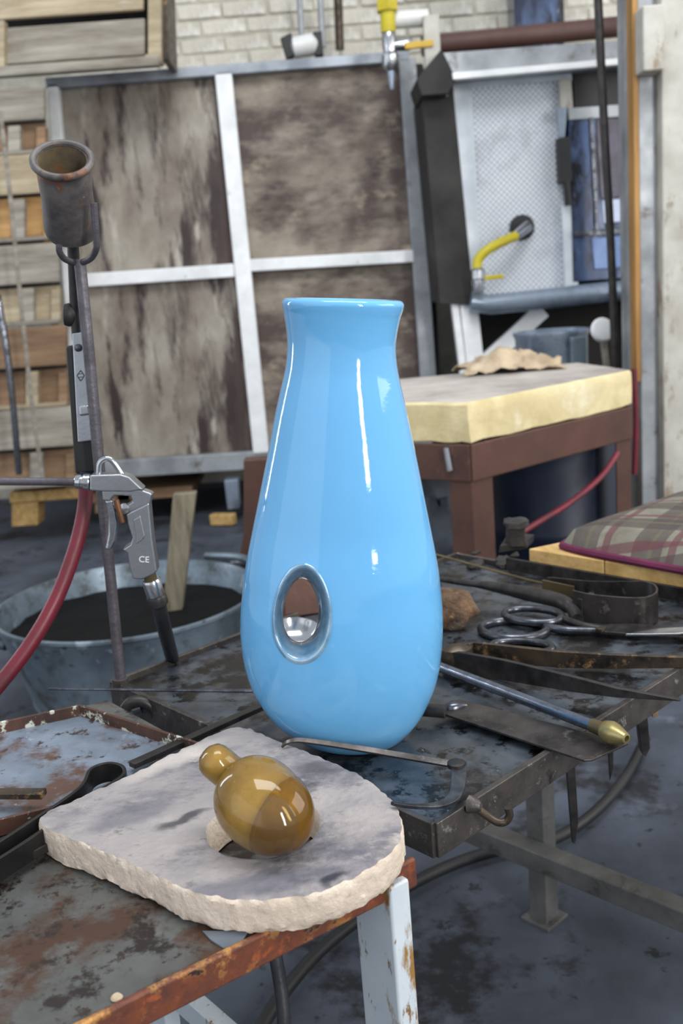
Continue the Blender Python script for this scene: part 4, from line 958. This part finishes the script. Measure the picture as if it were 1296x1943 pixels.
B().prism([D(*p, YT + .016) for p in ((136, 632), (156, 630), (178, 796), (180, 836), (147, 840))], (0, .010, 0)).build('lever_plate', 'bright_steel', to, bevel=.0015)
B().lathe(D(149, 660, YT + .016), (0, -1, 0), [(0, .0045), (.002, .0045), (.003, .003)], 14).build('screw', 'tool_steel', to)
dmk = B()
dc = [(153, 703), (160, 713), (153, 723), (146, 713)]
for i in range(4): dmk.bar(D(*dc[i], YT + .0155), D(*dc[(i + 1) % 4], YT + .0155), .0004, .0008)
for yy_ in (710, 716): dmk.bar(D(149, yy_, YT + .0155), D(157, yy_ - 1, YT + .0155), .0004, .0006)
dmk.build('stamped_mark', 'ink', to)
B().prism([D(*p, YT + .014) for p in ((147, 770), (169, 768), (172, 788), (150, 791))], (0, .01, 0)).build('lever_catch', 'bright_steel', to, bevel=.003)
B().prism([D(*p, YT + .02) for p in ((124, 657), (140, 656), (150, 835), (184, 833), (188, 896), (142, 900))], (0, .024, 0)).build('grip', 'black', to, bevel=.003)
B().tube([D(164, 895, YT + .03), D(163, 915, YT + .028)], [.0115, .0095], 14).build('collar', 'blue_drum', to)
tag(B().tube(cv([D(163, 912, YT + .028), D(160, 965, YT + .02), D(143, 1040, YT), D(105, 1140, YT - .03), D(48, 1236, YT - .06), D(-40, 1345, YT - .09)], 8), .0088, 16).build('torch_hose', 'red_hose'), 'dirty red rubber hose curving down from torch at the left', 'hose')
# air blow gun
YG = 1.095
gn = thing('air_blow_gun', 'silver air blow gun with long nozzle and trigger by the pole', 'blow gun', D(300, 1130, YG))
def gz(zx, zy): return (zx / 2.592, 840 + zy / 2.592)
def gp_(pts, y0, th, nm_, m_='alu', bev=.002, par=gn):
    return B().prism([D(*gz(*p), y0) for p in pts], (0, th, 0)).build(nm_, m_, par, bevel=bev, seg=3)
B().tube([D(-80, 913, YG + .011), D(143, 914, YG + .011)], .0046, 14).build('nozzle_tube', 'iron_pole', gn)
gdir = (D(172, 915, YG + .011) - D(141, 914, YG + .011))
B().lathe(D(141, 914, YG + .011), gdir, [(0, .005), (.002, .0075), (.007, .0085), (.008, .0075), (.010, .0075), (.011, .0095), (.016, .0098), (.018, .009)], 20).build('collar_nut', 'bright_steel', gn)
gp_([(440, 160), (590, 155), (635, 168), (705, 232), (640, 243), (500, 241), (440, 236)], YG + .001, .02, 'barrel_body')
gp_([(500, 236), (690, 230), (748, 252), (738, 300), (622, 352), (600, 322), (650, 290), (640, 262), (612, 262), (560, 262), (540, 288), (505, 285)], YG + .003, .016, 'upper_frame')
gp_([(618, 352), (732, 296), (748, 470), (772, 632), (760, 646), (702, 674), (655, 672), (636, 610), (628, 545), (600, 527), (640, 500), (650, 468), (628, 400)], YG + .001, .02, 'grip')
gp_([(655, 380), (690, 360), (712, 460), (700, 480), (668, 500), (672, 470)], YG - .001, .004, 'grip_inlay', 'alu', .001)
gp_([(515, 285), (552, 278), (572, 340), (578, 400), (568, 480), (545, 530), (515, 530), (530, 450), (530, 370)], YG + .004, .012, 'trigger', 'bright_steel', .003)
B().tube([D(*gz(572, 282), YG), D(*gz(585, 330), YG - .001), D(*gz(602, 392), YG)], .0034, 10).build('pin', 'copper', gn)
B().lathe(D(*gz(612, 322), YG + .004), (0, -1, 0), [(0, .006), (.004, .006), (.005, .003)], 14).build('screw', 'bright_steel', gn)
B().tube(cv([D(*gz(486, 160), YG + .01), D(*gz(490, 105), YG + .01), D(*gz(515, 80), YG + .01), D(*gz(545, 84), YG + .01), D(*gz(572, 115), YG + .01), D(*gz(600, 158), YG + .01)], 6), .0034, 10).build('hanging_loop', 'bright_steel', gn)
fa, fb = D(*gz(736, 652), YG + .012), D(*gz(782, 800), YG + .02)
fd = fb - fa; fl = fd.length
B().lathe(fa, fd, [(-.003, .0075), (.006, .0075)], 16).build('thread', 'bronze', gn)
B().lathe(fa, fd, [(.005, .0095), (.008, .0112), (fl * .62, .0112), (fl * .66, .0095)], 12).build('coupling', 'bright_steel', gn)
B().lathe(fa, fd, [(fl * .64, .0105), (fl * .7, .0122), (fl * .95, .0118), (fl, .0095)], 12).build('hose_nut', 'tool_black', gn)
tag(B().tube(cv([fb - fd * .05, D(*gz(805, 900), YG + .05), D(*gz(850, 1070), YG + .14), D(*gz(880, 1180), YG + .2), D(*gz(890, 1300), YG + .22)], 6), .0088, 14).build('air_hose', 'rubber'), 'dark rubber air hose leading down from the blow gun', 'hose')
# CE stamp
fc = bpy.data.curves.new('ce', 'FONT'); fc.body = 'CE'; fc.size = .010; fc.extrude = .0002; fc.align_x = 'CENTER'
fo = bpy.data.objects.new('ce_tmp', fc); COL.objects.link(fo); bpy.context.view_layer.update()
fm = bpy.data.meshes.new_from_object(fo.evaluated_get(bpy.context.evaluated_depsgraph_get())); bpy.data.objects.remove(fo)
fm.materials.clear(); fm.materials.append(MATS['white_mark'])
ce = bpy.data.objects.new('ce_mark', fm); COL.objects.link(ce); place(ce, D(*gz(708, 588), YG + .0006), gn); ce.rotation_euler = (math.radians(90), math.radians(8), 0)

# ------------------------------------------------------------------ hose on the floor
tag(B().tube(cv([Z(1225, 1400, .02), Z(1190, 1470, .02), Z(1130, 1540, .02), Z(1050, 1592, .02), Z(950, 1612, .02), Z(860, 1640, .02), Z(760, 1690, .02), Z(640, 1775, .02), Z(560, 1855, .02), Z(490, 1960, .02), Z(440, 2100, .02)], 8), .011, 12).build('floor_hose', 'black'), 'dark hose snaking over the concrete floor under the tables', 'hose')
bpy.context.view_layer.update()
